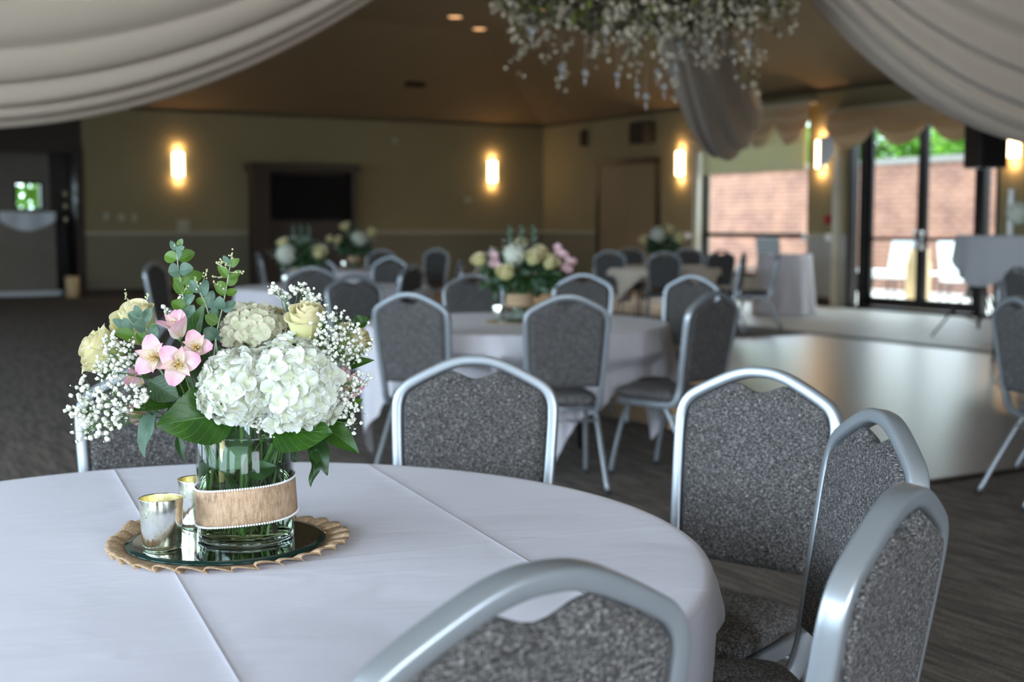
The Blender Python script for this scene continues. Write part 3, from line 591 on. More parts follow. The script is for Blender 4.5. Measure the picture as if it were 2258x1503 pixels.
o = mb.obj('garden_shrub', M['tree'], None, False); o.location = W(4.6, 28.0, 0); tag(o, 'green shrub seen through the small window of the dark lobby', 'shrub')
mb = MB(); mb.lathe([(.001, .0), (.19, 0), (.20, .72), (.17, .78), (.17, .95), (.001, .97)], n=24); o = mb.obj('ash_bin', M['tan']); o.location = W(16.1, 15.05, -.02); tag(o, 'tan cylindrical outdoor bin standing on the patio behind the left door leaf', 'bin')
def patio_chair(u, v, rz, m, label, lean=.0):
    t = thing('patio_chair', label, 'patio chair', W(u, v, -.02), rz)
    mb = MB(); mb.box((0, 0, .43), (.52, .48, .05)); bevel(mb.obj('seat', m, t, False), .015)
    mb = MB(); mb.box((0, 0, 0), (.52, .04, .60), mtx=Matrix.Translation((0, -.30 - lean * .2, .78)) @ Matrix.Rotation(.22 + lean, 4, 'X')); bevel(mb.obj('backrest', m, t, False), .015)
    for sx in (-1, 1):
        for sy in (-1, 1): mb = MB(); mb.tube([(sx * .22, sy * .20, .42), (sx * .26, sy * .26, 0)], .016); mb.obj('leg', M['dark_metal'], t)
patio_chair(17.1, 16.6, TH + 1.7, M['white_sheet'], 'white-backed patio chair outside behind the left door leaf')
patio_chair(16.9, 14.9, TH + 2.6, M['white_sheet'], 'white patio chair leaning back outside behind the right door leaf', .12)
patio_chair(17.3, 19.9, TH + 2.9, M['dark_metal'], 'black patio chair outside behind the window, by the round table')
patio_chair(17.6, 21.0, TH + 1.3, M['dark_metal'], 'black patio chair outside behind the window, further from the doors')
t = thing('patio_bench', 'low white bench on the patio at the foot of the brick wall', 'bench', W(19.0, 17.9, -.02), TH)
mb = MB(); mb.box((0, 0, .42), (.45, 3.6, .06)); mb.obj('seat', M['white_sheet'], t, False)
for y in (-1.5, 0, 1.5): mb = MB(); mb.box((0, y, .19), (.35, .08, .40)); mb.obj('leg', M['dark_metal'], t, False)

# ------------------------------------------------------------------ banquet chair
def backp(x, z, y0=-.19): return Vector((x, y0 - (z - .44) * .16, z))
OUT = [(.184, .50), (.190, .58), (.197, .68), (.2025, .78), (.2045, .835), (.2035, .862), (.197, .886), (.182, .9065), (.155, .924), (.110, .947), (.070, .9645), (.035, .974), (0, .9765)]
def frame_mb():
    half = [Vector((.183, .215, .401)), Vector((.184, .05, .401)), Vector((.1845, -.09, .401)), Vector((.185, -.150, .410)), Vector((.1855, -.182, .440))] + [backp(x, z) for x, z in OUT]
    left = [Vector((-p.x, p.y, p.z)) for p in half[:-1]]
    pts = catmull(half + left[::-1], 5)
    prof = []
    hw, hd, c_ = .0135, .0175, .006                     # rounded rectangular tube, wide face outward
    for (sx, sy) in [(1, 1), (-1, 1), (-1, -1), (1, -1)]:
        for a in ((0, 45, 90) if (sx, sy) == (1, 1) else (90, 135, 180) if (sx, sy) == (-1, 1) else (180, 225, 270) if (sx, sy) == (-1, -1) else (270, 315, 360)):
            prof.append((sx * (hd - c_) + c_ * cos(radians(a)), sy * (hw - c_) + c_ * sin(radians(a))))
    mb = MB(); mb.tube(pts, 1.0, prof=prof, up=(0, 0, 1)); return mb
def _inner():
    P = catmull([Vector((x, z, 0)) for x, z in OUT], 5); I = []
    for i, p in enumerate(P):
        d = (P[min(i + 1, len(P) - 1)] - P[max(i - 1, 0)]).normalized(); I.append((p.x - d.y * .0145, p.y + d.x * .0145) if False else (p.x - abs(d.y) * .0145, p.y - abs(d.x) * .0145))
    return I
INNER = _inner()
def zin(x):
    x = abs(x); top = [q for q in INNER if q[1] > .83][::-1]
    for (a, b), (c, d) in zip(top, top[1:]):
        if a <= x <= c and c > a: return b + (d - b) * (x - a) / (c - a)
    return top[0][1] if x <= top[0][0] else .85
def hwin(z):
    for (a, b), (c, d) in zip(INNER, INNER[1:]):
        if b <= z <= d and d > b: return a + (c - a) * (z - b) / (d - b)
    return INNER[0][0] if z < INNER[0][1] else .1885
def panel_mb():
    mb = MB(); NU, NV = 30, 26
    def pt(u, v, side):
        a = (u - .5) * 2; a = math.copysign(abs(a) ** .9, a); x0 = a * .1885; zt = zin(x0)
        t_ = max(0.0, 1 - abs(x0) / .082); zt -= .034 * t_ * t_ * (3 - 2 * t_)
        z = .522 + v * (zt - .522); x = a * hwin(z) if z < .85 else x0 * (1 + .0 * z)
        if .82 < z: k_ = min(1, (z - .82) / .03); x = a * hwin(min(z, .845)) * (1 - k_) + x0 * k_
        e = min(1, (1 - abs(a)) / .10) if abs(a) < 1 else 0; f = min(1, v / .05, (1 - v) / .06)
        d = .004 + .019 * sqrt(max(0, 1 - (1 - e) ** 2)) * sqrt(max(0, 1 - (1 - max(0, f)) ** 2))
        p = backp(x, z); return p + Vector((0, side * d, 0))
    mb.grid(lambda u, v: pt(u, v, 1), NU, NV); mb.grid(lambda u, v: pt(1 - u, v, -1), NU, NV)
    # close the rim
    rim = [(u / NU, 0) for u in range(NU + 1)] + [(1, v / NV) for v in range(1, NV + 1)] + [(1 - u / NU, 1) for u in range(1, NU + 1)] + [(0, 1 - v / NV) for v in range(1, NV)]
    A = [pt(u, v, 1) for u, v in rim]; B_ = [pt(u, v, -1) for u, v in rim]; n = len(rim)
    mb.add(A + B_, [(i, n + i, n + (i + 1) % n, (i + 1) % n) for i in range(n)]); return mb
def seat_mb():
    mb = MB()
    def fn(u, v):
        a = 2 * pi * u; ca, sa = cos(a), sin(a); e = .28
        X = .197 * math.copysign(abs(ca) ** e, ca); Y = .190 * math.copysign(abs(sa) ** e, sa)
        b = pi * (v - .5); rr_ = abs(cos(b)) ** .35 if v not in (0, 1) else 0.0; zz = math.copysign(abs(sin(b)) ** .75, b)
        taper = 1 - .07 * (1 if Y < 0 else 0) * abs(Y) / .190
        dome = .010 * (1 - (X * rr_ / .2) ** 2) if zz > 0 else 0
        return Vector((X * rr_ * taper, .042 + Y * rr_, .4455 + zz * .031 + dome))
    mb.grid(fn, 56, 20, cu=True); return mb
def make_chair():
    t = thing('banquet_chair', '', 'chair')
    panel_mb().obj('backrest', M['tweed'], t); seat_mb().obj('seat', M['tweed_seat'], t)
    frame_mb().obj('back_frame', M['steel'], t)
    for y_, z_, r_ in [(.19, .401, .011), (-.11, .401, .011), (-.138, .345, .0085)]: mb = MB(); mb.tube([(-.18, y_, z_), (.18, y_, z_)], r_); mb.obj('crossbar', M['steel'], t)
    for s_ in (-1, 1):
        mb = MB(); mb.tube(catmull([(s_ * .176, .13, .401), (s_ * .181, .165, .34), (s_ * .192, .215, .15), (s_ * .198, .245, .006)], 4), .0125, 10); l = mb.obj('leg', M['steel'], t)
        mb = MB(); mb.tube([(s_ * .1975, .242, .022), (s_ * .198, .246, 0)], .0145, 10); mb.obj('foot_cap', M['dark_metal'], l)
        mb = MB(); mb.tube(catmull([(s_ * .176, -.09, .401), (s_ * .180, -.125, .355), (s_ * .188, -.225, .19), (s_ * .198, -.325, .006)], 4), .0125, 10); l = mb.obj('leg', M['steel'], t)
        mb = MB(); mb.tube([(s_ * .1975, -.320, .022), (s_ * .198, -.328, 0)], .0145, 10); mb.obj('foot_cap', M['dark_metal'], l)
    return t
CH = [  # x, y of the top of the back, facing (degrees clockwise from straight away), label, group
 (-.88, 3.25, 161, 'grey tweed banquet chair behind the near bouquet, across the near table at the left', 0),
 (-.094, 3.36, 187, 'grey tweed banquet chair with bright frame facing the camera across the near table', 0),
 (.600, 3.08, 218, 'tall grey tweed banquet chair standing pulled out at the back right of the near table', 0),
 (.684, 2.356, 264, 'grey tweed banquet chair seen edge-on with a small white gap under its top rail', 0),
 (.512, 1.655, 304, 'grey tweed banquet chair at the right of the near table, outer back toward the camera', 0),
 (.030, 1.27, 323, 'nearest grey banquet chair, its back cut off by the bottom edge of the photo', 0),
 (-.517, 6.50, 22, 'grey banquet chair at the front left of the second table, right behind the near bouquet', 1),
 (.272, 6.30, 352, 'grey banquet chair with its back to the camera, in front of the second table bouquet', 1),
 (1.04, 6.60, 314, 'grey banquet chair turned sideways at the right of the second table beside the dance floor', 1),
 (-.27, 8.95, 168, 'grey banquet chair across the second table, just left of its bouquet', 1),
 (.50, 9.0, 195, 'grey banquet chair across the second table, just right of its bouquet', 1),
 (1.23, 8.75, 218, 'grey banquet chair at the far right of the second table, behind the sideways chair', 1),
 (-1.08, 8.77, 145, 'brownish banquet chair at the far left of the second table, above the near rose', 1),
 (-1.62, 10.45, 348, 'grey banquet chair with its back to the camera in front of the third table', 2),
 (-.86, 11.25, 292, 'grey banquet chair at the right side of the third table', 2),
 (-1.28, 13.7, 205, 'grey banquet chair with a bright arched frame behind the third table', 2),
 (-3.33, 12.0, 100, 'blue-grey banquet chair seen edge-on alone at the left, in front of the dark wall base', 2),
 (-2.05, 13.5, 178, 'grey banquet chair behind the third table, below the far bouquet', 2),
 (-.48, 12.3, 262, 'grey banquet chair standing between the third table and the second table, partly hidden', 2),
 (-3.12, 15.9, 72, 'dim grey banquet chair at the left end of the fourth table, by the dark cabinet', 3),
 (-1.78, 17.7, 190, 'dim grey banquet chair behind the fourth table, nearest the back wall', 3),
 (-1.06, 18.4, 212, 'dim grey banquet chair at the far right of the fourth table', 3),
 (1.27, 16.9, 18, 'dark grey banquet chair, leftmost of three in front of the fifth table', 4),
 (1.92, 16.3, 2, 'dark grey banquet chair, middle of three in front of the fifth table', 4),
 (2.75, 17.0, 340, 'dark grey banquet chair, rightmost of three in front of the fifth table', 4),
 (1.75, 19.2, 178, 'grey banquet chair on the far side of the fifth table, behind its bouquet', 4),
 (2.62, 19.2, 195, 'grey banquet chair on the far side of the fifth table, nearest the window', 4),
 (2.80, 15.6, 288, 'pale edge-on banquet chair at the near right of the fifth table', 4),
 (3.42, 16.6, 283, 'banquet chair with a bright beige frame beside the white draped cocktail table', 4),
 (2.38, 6.10, 80, 'grey banquet chair turned away at the right edge of the photo, beside the dance floor', 5),
 (2.78, 6.75, 92, 'grey banquet chair at the right edge of the photo, behind the edge-on one', 5),
 (2.44, 5.0, 58, 'banquet chair at the right edge of which only a rear leg shows', 5),
 (4.06, 10.4, 80, 'grey banquet chair standing under the high white-draped table at the right', 5)]
GR = ['banquet chairs around the near table', 'banquet chairs around the second table', 'banquet chairs around the third table', 'banquet chairs around the fourth table', 'banquet chairs around the fifth table', 'banquet chairs at the right edge']
chair0 = make_chair(); ctree = snap(chair0)
for i, (x, y, a, lab, g) in enumerate(CH):
    f = Vector((sin(radians(a)), cos(radians(a)), 0)); loc = Vector((x, y, 0)) + f * .278; rz = -radians(a)
    if i == 0: chair0.location = loc; chair0.rotation_euler = (0, 0, rz); chair0['label'] = lab; chair0['group'] = GR[g]
    else: dup(ctree, loc, rz, lab, GR[g])

# ------------------------------------------------------------------ round tables and their square linen cloths
TR, TZ = .885, .760
def cloth(cx, cy, rot, m, label, seed, R=TR, a=1.145, floor=.03, full=False):
    rnd = random.Random(seed); mb = MB(); NT = 288; ph = rnd.uniform(0, 6)
    lim = []
    for i in range(NT):
        th = 2 * pi * i / NT + rot; r_ = R + .09
        while r_ > .52:
            px, py = cx + cos(th) * r_, cy + sin(th) * r_; hit = False
            for ci, (x, y, a_, _l, _g) in enumerate(CH):
                if ci in (4,): continue
                f = Vector((sin(radians(a_)), cos(radians(a_)))); ox, oy = x + f.x * .278, y + f.y * .278
                ly = (px - ox) * f.x + (py - oy) * f.y; lx = (px - ox) * f.y - (py - oy) * f.x
                if abs(lx) < .245 and -.36 < ly < .285: hit = True; break
            if not hit: break
            r_ -= .01
        lim.append(r_)
    lim = [min(lim[(i + j) % NT] for j in range(-3, 4)) for i in range(NT)]
    for _ in range(6): lim = [min(lim[i], (lim[i - 1] + lim[i] + lim[(i + 1) % NT]) / 3 + .004) for i in range(NT)]
    rings = [0.0, .12, .25, .4, .55, .7, .82, .92, .97, .99]
    rows = [('t', q_) for q_ in rings] + [('e', q_) for q_ in (.25, .5, .75, 1)] + [('d', q_ / 16) for q_ in range(1, 17)]
    def fn(u, v):
        th = 2 * pi * u; k_, q_ = rows[min(len(rows) - 1, int(round(v * (len(rows) - 1))))]
        er = .012; c_, s_ = cos(th), sin(th)
        if k_ == 't': return Vector((c_ * (R - er) * q_, s_ * (R - er) * q_, TZ))
        if k_ == 'e': b = q_ * pi / 2; return Vector((c_ * (R - er + er * sin(b)), s_ * (R - er + er * sin(b)), TZ - er + er * cos(b)))
        L = a / max(abs(c_), abs(s_)) - R; L = min(L, TZ - er - floor) if not full else TZ - er - floor
        d = L * q_; cor = (1 - abs(cos(2 * th))) if False else abs(sin(2 * th))
        w_ = (.045 * sin(11 * th + ph) + .028 * sin(23 * th + 2 * ph) + .012 * sin(37 * th)) * min(1, d / .28)
        if full: w_ *= 1.1
        r_ = R + .004 + .04 * d + abs(w_) * .6 + w_ * .5 - cor ** 3 * d * .10; lm = lim[int(round(u * NT)) % NT]; b_ = min(1, max(0, (d - .06) / .14)); r_ = min(r_, (R + .1) * (1 - b_) + lm * b_)
        return Vector((c_ * r_, s_ * r_, TZ - er - d))
    mb.grid(fn, NT, len(rows) - 1, cu=True); o = mb.obj('tablecloth', m, None); o.location = (cx, cy, 0); o.rotation_euler = (0, 0, rot)
    tag(o, label, 'tablecloth', 'white linen tablecloths'); return o
def make_table():
    t = thing('round_table', '', 'table'); mb = MB(); mb.lathe([(.001, .735), (TR - .045, .735), (TR - .035, .745), (TR - .04, .756), (.001, .756)], n=64); mb.obj('tabletop', M['wood_top'], t)
    for sx in (-1, 1):
        for sy in (-1, 1): mb = MB(); mb.tube([(sx * .26, sy * .24, .735), (sx * .28, sy * .27, 0)], .014); mb.obj('leg', M['dark_metal'], t)
    mb = MB(); mb.tube([(-.272, -.254, .35), (.272, .254, .35)], .01); mb.tube([(-.272, .254, .35), (.272, -.254, .35)], .01); mb.obj('brace', M['dark_metal'], t); return t
tb0 = make_table(); ttree = snap(tb0)
TABLES = [(-.543, 2.20, radians(22.7), 'near', 'cloth'), (.03, 7.52, radians(-29), 'second', 'cloth2'), (-1.62, 11.75, radians(10), 'third', 'cloth2'), (-2.0, 16.4, radians(30), 'fourth', 'cloth2'), (1.98, 17.45, 0.0, 'fifth', 'cloth_beige')]
DESC = {'near': 'near round table filling the lower left', 'second': 'second round table in the middle', 'third': 'third round table, left of the middle', 'fourth': 'fourth round table near the back wall', 'fifth': 'fifth round table in front of the tan double door'}
for i, (x, y, r, nm, cm) in enumerate(TABLES):
    lab = 'banquet table under the white cloth, ' + DESC[nm]
    if i == 0: tb0.location = (x, y, 0); tb0.rotation_euler = (0, 0, r); tb0['label'] = lab; tb0['group'] = 'round banquet tables'
    else: dup(ttree, (x, y, 0), r, lab, 'round banquet tables')
    cloth(x, y, r, M[cm], ('short warm ivory cloth over the ' if nm == 'fifth' else 'white linen cloth draped over the ') + DESC[nm], i + 2, a=.955 if nm == 'fifth' else 1.145)
# small cocktail table in a floor-length white cloth, by the window
t = thing('cocktail_table', 'small cocktail table hidden under a floor-length white cloth by the window', 'table', (4.05, 19.2, 0))
mb = MB(); mb.lathe([(.001, .86), (.38, .86), (.38, .885), (.001, .885)], n=32); mb.obj('tabletop', M['wood_top'], t)
mb = MB(); mb.tube([(0, 0, 0), (0, 0, .86)], .03); mb.lathe([(.001, 0), (.24, 0), (.24, .02), (.001, .03)]); mb.obj('pedestal', M['dark_metal'], t)
mb = MB()
def ck(u, v):
    th = 2 * pi * u; k_ = v * 12
    if k_ < 3: return Vector((cos(th) * .39 * k_ / 3, sin(th) * .39 * k_ / 3, .890))
    d = (k_ - 3) / 9; r_ = .392 + .07 * d + .03 * sin(9 * th) * d
    return Vector((cos(th) * r_, sin(th) * r_, .888 - d * .87))
mb.grid(ck, 96, 12, cu=True); o = mb.obj('tablecloth', M['cloth2']); o.location = (4.05, 19.2, 0); tag(o, 'floor-length white cloth over the small cocktail table by the window', 'tablecloth')
# high table with a stretch cloth at the right edge
t = thing('high_table', 'high table under a grey-white cloth in front of the glass doors', 'table', (4.86, 12.0, 0))
mb = MB(); mb.lathe([(.001, 1.20), (.70, 1.20), (.70, 1.225), (.001, 1.225)], n=40); mb.obj('tabletop', M['wood_top'], t)
for k_ in range(4):
    a = pi / 4 + k_ * pi / 2; mb = MB(); mb.tube([(cos(a) * .32, sin(a) * .32, 1.20), (cos(a) * .38, sin(a) * .38, 0)], .02); mb.obj('leg', M['steel'], t)
mb = MB()
def hk(u, v):
    th = 2 * pi * u; k_ = v * 14
    if k_ < 4: return Vector((cos(th) * .715 * k_ / 4, sin(th) * .715 * k_ / 4, 1.2275))
    d = (k_ - 4) / 10; L = .20 + .26 * abs(sin(2 * th + .6)) ** 1.5; r_ = .718 + .015 * sin(17 * th) * d + .02 * d
    return Vector((cos(th) * r_, sin(th) * r_, 1.2255 - d * L))
mb.grid(hk, 128, 14, cu=True); o = mb.obj('tablecloth', M['grey_cloth']); o.location = (4.86, 12.0, 0); tag(o, 'grey-white cloth draped over the high table at the right edge', 'tablecloth')
for (dx, dy, h, r_, lab) in [(-.32, -.18, .42, .03, 'tall white pillar candle on the high table at the right edge'), (-.02, -.45, .2, .03, 'short white pillar candle on the high table at the right edge')]:
    mb = MB(); mb.lathe([(.001, 0), (r_, 0), (r_, h), (r_ * .5, h), (.001, h - .004)], n=20); o = mb.obj('pillar_candle', M['candle']); o.location = (4.86 + dx, 12 + dy, 1.2285)
    mb = MB(); mb.tube([(0, 0, h - .006), (0, 0, h + .014)], .0015, 5); mb.obj('wick', M['dark_metal'], o); tag(o, lab, 'candle')

# ------------------------------------------------------------------ loudspeaker on its stand by the glass doors
SP = (5.43, 15.0)
t = thing('speaker_stand', 'black tripod speaker stand in front of the glass doors', 'stand', (*SP, 0), .2)
mb = MB(); mb.tube([(0, 0, .12), (0, 0, 1.97)], .018); mb.obj('pole', M['dark_metal'], t)
mb = MB(); mb.lathe([(.018, .95), (.032, .95), (.032, 1.06), (.018, 1.06)], n=16); mb.obj('collar', M['dark_metal'], t)
mb = MB(); mb.tube([(.02, 0, 1.0), (.07, 0, 1.0)], .01); mb.ball((.08, 0, 1.0), .02); mb.obj('knob', M['dark_metal'], t)
for k_ in range(3):
    a = k_ * 2 * pi / 3 + .4; mb = MB(); mb.tube([(0, 0, .72), (cos(a) * .52, sin(a) * .52, .012)], .012); mb.tube([(0, 0, .2), (cos(a) * .30, sin(a) * .30, .31)], .008); mb.obj('leg', M['dark_metal'], t)
t = thing('loudspeaker', 'black loudspeaker on a tripod stand, top right in front of the doors', 'speaker', (*SP, 1.97), .35)
mb = MB(); 
pr_ = [(-.20, -.17), (.20, -.17), (.14, .19), (-.14, .19)]
mb.add([(x, y, z) for z in (0, .52) for x, y in pr_], [(3, 2, 1, 0), (4, 5, 6, 7), (0, 1, 5, 4), (1, 2, 6, 5), (2, 3, 7, 6), (3, 0, 4, 7)]); bevel(mb.obj('cabinet', M['dark_metal'], t, False), .02)
mb = MB(); mb.box((0, -.178, .26), (.35, .014, .46)); bevel(mb.obj('grille', M['grille'], t, False), .006)
mb = MB(); mb.box((.175, 0, .32), (.04, .12, .03)); mb.obj('handle', M['dark_metal'], t)

# ------------------------------------------------------------------ ceiling drapes: long chiffon swags from the flower ring to the walls
def drape(name, A, B, sag, width, depth, label, nf=7, amp=.03, sk=0.0, side=1.0, NU=80, NV=140):
    A, B = Vector(A), Vector(B); d = (B - A); d.z = 0; d.normalize(); sd_ = Vector((-d.y, d.x, 0)) * side; mb = MB()
    def fn(u, v):
        s_ = u; w_ = (v - .5) * 2; sp = .16 + .84 * (4 * s_ * (1 - s_)) ** .55; hang = (4 * s_ * (1 - s_)) ** .9
        c = A.lerp(B, s_); f = sin(v * pi * 2 * nf + 1.3 * sin(v * 9) + 2.0 * s_ * sin(v * 5)) * (.7 + .3 * sin(v * 31))
        sg = sag * hang - depth * abs(w_ + sk) ** 2.2 * hang
        return c + sd_ * (w_ * width / 2 * sp) + Vector((0, 0, -sg + amp * f * (.25 + .75 * hang))) + sd_ * (amp * .6 * cos(v * pi * 2 * nf))
    mb.grid(fn, NU, NV); o = mb.obj(name, M['drape'], None); tag(o, label, 'drape', 'chiffon ceiling drapes'); return o
HUB = Vector((.90, 9.05, 4.35))
drape('ceiling_drape', HUB + Vector((-.25, 0, 0)), (-8.0, 8.2, 4.25), 2.30, 1.9, 1.05, 'broad ivory ceiling drape swagging across the upper left corner', 11, .045, .10)
drape('ceiling_drape', HUB + Vector((.25, 0, 0)), (6.9, 9.5, 3.95), 2.28, 1.8, 1.05, 'broad ivory ceiling drape swagging across the upper right corner', 12, .045, -.05)
drape('ceiling_drape', HUB + Vector((.05, .25, -.1)), (3.75, 20.6, 3.5), 1.72, .80, .62, 'narrow ivory drape swag seen end-on, hanging behind the flowers', 6, .035)

# ------------------------------------------------------------------ hanging flower chandelier
def chandelier():
    rnd = random.Random(11); t = thing('flower_chandelier', 'hanging cloud of white blossom and greenery with crystal drops at the top', 'hanging flowers', (HUB.x, HUB.y - .1, 2.88))
    mb = MB(); mb.tube([(.82 * cos(k_ * pi / 24), .55 * sin(k_ * pi / 24), 0) for k_ in range(49)], .02); mb.tube([(-.82, 0, 0), (.82, 0, 0)], .012); mb.tube([(0, -.55, 0), (0, .55, 0)], .012); mb.obj('ring', M['bark'], t)
    mb = MB(); [mb.tube([(x, y, 0), (0, 0, 1.0)], .004) for x, y in ((-.8, 0), (.8, 0), (0, .52), (0, -.52))]; mb.tube([(0, 0, 1.0), (0, 0, HC - 2.88)], .006); mb.obj('hanging_cord', M['silver'], t)
    lf, bl, br, gr = MB(), MB(), MB(), MB()
    for i in range(190):
        a = rnd.uniform(0, 2 * pi); q_ = rnd.uniform(0, 1) ** .6; x, y = .98 * q_ * cos(a), .6 * q_ * sin(a)
        L = rnd.uniform(.12, .50) * (1.0 - .25 * q_) + (.28 if rnd.random() < .16 else 0); out = Vector((cos(a), sin(a), 0)) * rnd.uniform(.0, .22)
        L = min(L, .78); p0 = Vector((x, y, rnd.uniform(-.05, .2))); P = [p0 + out * (s_ / 5) + Vector((rnd.uniform(-.012, .012), rnd.uniform(-.012, .012), -L * (s_ / 5) ** 1.2)) for s_ in range(6)]
        br.tube(P, lambda q: .005 - .003 * q, 4)
        for j in range(int(8 + L * 26)):
            s_ = rnd.random(); p = P[0].lerp(P[-1], s_) + Vector((rnd.gauss(0, .030), rnd.gauss(0, .030), rnd.gauss(0, .02)))
            if rnd.random() < (.80 if s_ > .3 else .35):
                for _ in range(3):
                    e = Vector((rnd.gauss(0, 1), rnd.gauss(0, 1), rnd.gauss(0, 1))).normalized(); g = e.cross(Vector((rnd.gauss(0, 1), rnd.gauss(0, 1), .2))).normalized(); z_ = rnd.uniform(.012, .020)
                    bl.add([p - e * z_, p + g * z_, p + e * z_, p - g * z_], [(0, 1, 2, 3)])
            else:
                e = Vector((rnd.gauss(0, 1), rnd.gauss(0, 1), rnd.gauss(0, 1))).normalized(); g = e.cross(Vector((0, .3, 1))).normalized(); z_ = rnd.uniform(.02, .04)
                (lf if rnd.random() < .5 else gr).add([p - e * z_, p + g * z_ * .4, p + e * z_, p - g * z_ * .4], [(0, 1, 2, 3)])
    for i in range(3000):
        a = rnd.uniform(0, 2 * pi); q_ = rnd.uniform(0, 1) ** .5; p = Vector((1.0 * q_ * cos(a), .62 * q_ * sin(a), rnd.uniform(-.24, .35) + .14 * q_ ** 3))
        e = Vector((rnd.gauss(0, 1), rnd.gauss(0, 1), rnd.gauss(0, 1))).normalized(); g = e.cross(Vector((0, .3, 1))).normalized(); z_ = rnd.uniform(.03, .06)
        (lf if rnd.random() < .4 else gr).add([p - e * z_, p + g * z_ * .4, p + e * z_, p - g * z_ * .4], [(0, 1, 2, 3)])
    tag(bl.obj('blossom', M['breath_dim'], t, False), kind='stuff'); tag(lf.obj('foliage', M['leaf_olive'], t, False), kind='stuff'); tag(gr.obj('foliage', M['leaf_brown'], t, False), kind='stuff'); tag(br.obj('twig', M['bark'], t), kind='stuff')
    for (px, py) in [(1238, 150), (1290, 160), (1362, 165), (1405, 188), (1425, 212), (1172, 68), (1335, 70), (1500, 98), (1490, 152), (1620, 114), (1650, 98), (1465, 190), (1450, 158), (1560, 90)]:
        Y = 8.95 + rnd.uniform(-.2, .2); p = at(px, py, Y) - t.location
        mb = MB(); mb.lathe([(.001, .03), (.022, .012), (.026, 0), (.018, -.018), (.004, -.03), (.001, -.032)], (p.x, p.y, p.z), 8); mb.lathe([(.001, -.034), (.009, -.045), (.011, -.06), (.001, -.095)], (p.x, p.y, p.z), 6)
        mb.tube([p + Vector((0, 0, .03)), Vector((p.x, p.y, max(.0, p.z + .2)))], .0012, 4); mb.obj('crystal_drop', M['crystal'], t, False)
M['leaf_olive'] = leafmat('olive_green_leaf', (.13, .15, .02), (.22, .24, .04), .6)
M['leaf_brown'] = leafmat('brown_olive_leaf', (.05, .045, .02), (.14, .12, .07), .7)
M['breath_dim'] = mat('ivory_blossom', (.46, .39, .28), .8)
chandelier()

# ------------------------------------------------------------------ flower parts
def petal(mb, Mx, L, Wd, c0=.2, c1=1.0, cup=.3, ruff=0.0, pw=1.0, nu=6, nv=6, seed=0.0, tip=0.0, twist=0.0, q=.55, base=.12, blunt=.06):
    pts = []; y = z = 0.0; n = nv; path = []
    for j in range(n + 1):
        a = c0 + c1 * (j / n); path.append((y, z, a)); y += cos(a) * L / n; z += sin(a) * L / n
    def fn(u, v):
        y, z, a = path[min(n, int(round(v * n)))]; x_ = (u - .5) * 2
        w_ = Wd / 2 * (base * (1 - v) + max(0.0, sin(pi * min(1, v ** pw * (1 - tip * .0)))) ** q * (1 - .0)) if v < 1 else Wd / 2 * blunt
        if tip and v > .6: w_ *= 1 - tip * ((v - .6) / .4) ** 1.5
        h = cup * w_ * x_ * x_ + ruff * sin(x_ * 5.1 + seed * 7 + v * 4) * v
        t_ = twist * v; X = x_ * w_; H = h
        X, H = X * cos(t_) - H * sin(t_), X * sin(t_) + H * cos(t_)
        return Mx @ Vector((X, y - sin(a) * H, z + cos(a) * H))
    mb.grid(fn, nu, nv)
def frame_to(d, up=(0, 0, 1), roll=0.0):        # matrix whose +Z points along d
    d = Vector(d).normalized(); u = Vector(up)
    if abs(d.dot(u)) > .97: u = Vector((0, 1, 0))
    x = u.cross(d).normalized(); y = d.cross(x)
    return Matrix((x, y, d)).transposed().to_4x4() @ Matrix.Rotation(roll, 4, 'Z')
def leaf(mb, base, tipp, Wd, normal=(0, -1, .4), bend=.35, fold=.25, seed=0.0, ruff=.0, nu=6, nv=10, pw=.85, serr=0.0, tip=.75, q_=.8):
    base, tipp = Vector(base), Vector(tipp); d = tipp - base; L = d.length; d.normalize(); nrm = Vector(normal); nrm = (nrm - d * nrm.dot(d)).normalized(); x = d.cross(nrm)
    def fn(u, v):
        a = (u - .5) * 2; w_ = Wd / 2 * (sin(pi * v ** pw) ** q_ * (1 - tip * max(0, v - .5) ** 1.6) + .02)
        if serr and abs(a) > .95: w_ *= 1 + serr * ((int(v * nv) % 2) - .5)
        return base + d * (L * v) + x * (a * w_) + nrm * (bend * L * .5 * sin(pi * v) + fold * w_ * abs(a) + ruff * sin(v * 11 + seed) * abs(a))
    mb.grid(fn, nu, nv)
def rose_mesh(mb, c, d, R, H, seed=0, npet=15, open_=.8):
    rnd = random.Random(seed); F = Matrix.Translation(Vector(c)) @ frame_to(d, roll=rnd.uniform(0, 6)); F = F @ Matrix.Scale(1.0, 4)
    for k_ in range(npet):
        t_ = k_ / (npet - 1); r = R * (.13 + .82 * t_ ** .85); h = H * (.98 - .16 * t_ ** 2 + .03 * rnd.uniform(-1, 1)); ph = k_ * 2.4 + rnd.uniform(-.2, .2); al = 1.5 - .12 * t_
        fl = (.03 + .34 * max(0, t_ - .45) * open_); z0 = 0
        def fn(u, v, r=r, h=h, ph=ph, al=al, fl=fl, t_=t_, k_=k_):
            a = (u - .5) * 2; zz = v * (1 - .17 * abs(a) ** 2.6 * v); belly = sin(min(1, zz * 1.05) * pi * .5) ** .55; lip = max(0, zz - .72) / .28
            rr_ = r * (.18 * 0 + belly * (1.06 - .16 * zz * (1 - t_ * .6))) + R * fl * lip ** 1.6 - R * .05 * (1 - t_) * lip
            ang = ph + a * al * (1 - .10 * zz) + .12 * zz; rr_ += R * .035 * a + R * .02 * sin(a * 4 + k_) * lip
            zq = h * zz - H * .13 * lip ** 2 * t_ * (1 + .4 * sin(a * 2.2 + k_))
            return F @ Vector((rr_ * cos(ang), rr_ * sin(ang), zq - H * .5))
        mb.grid(fn, 18, 11)
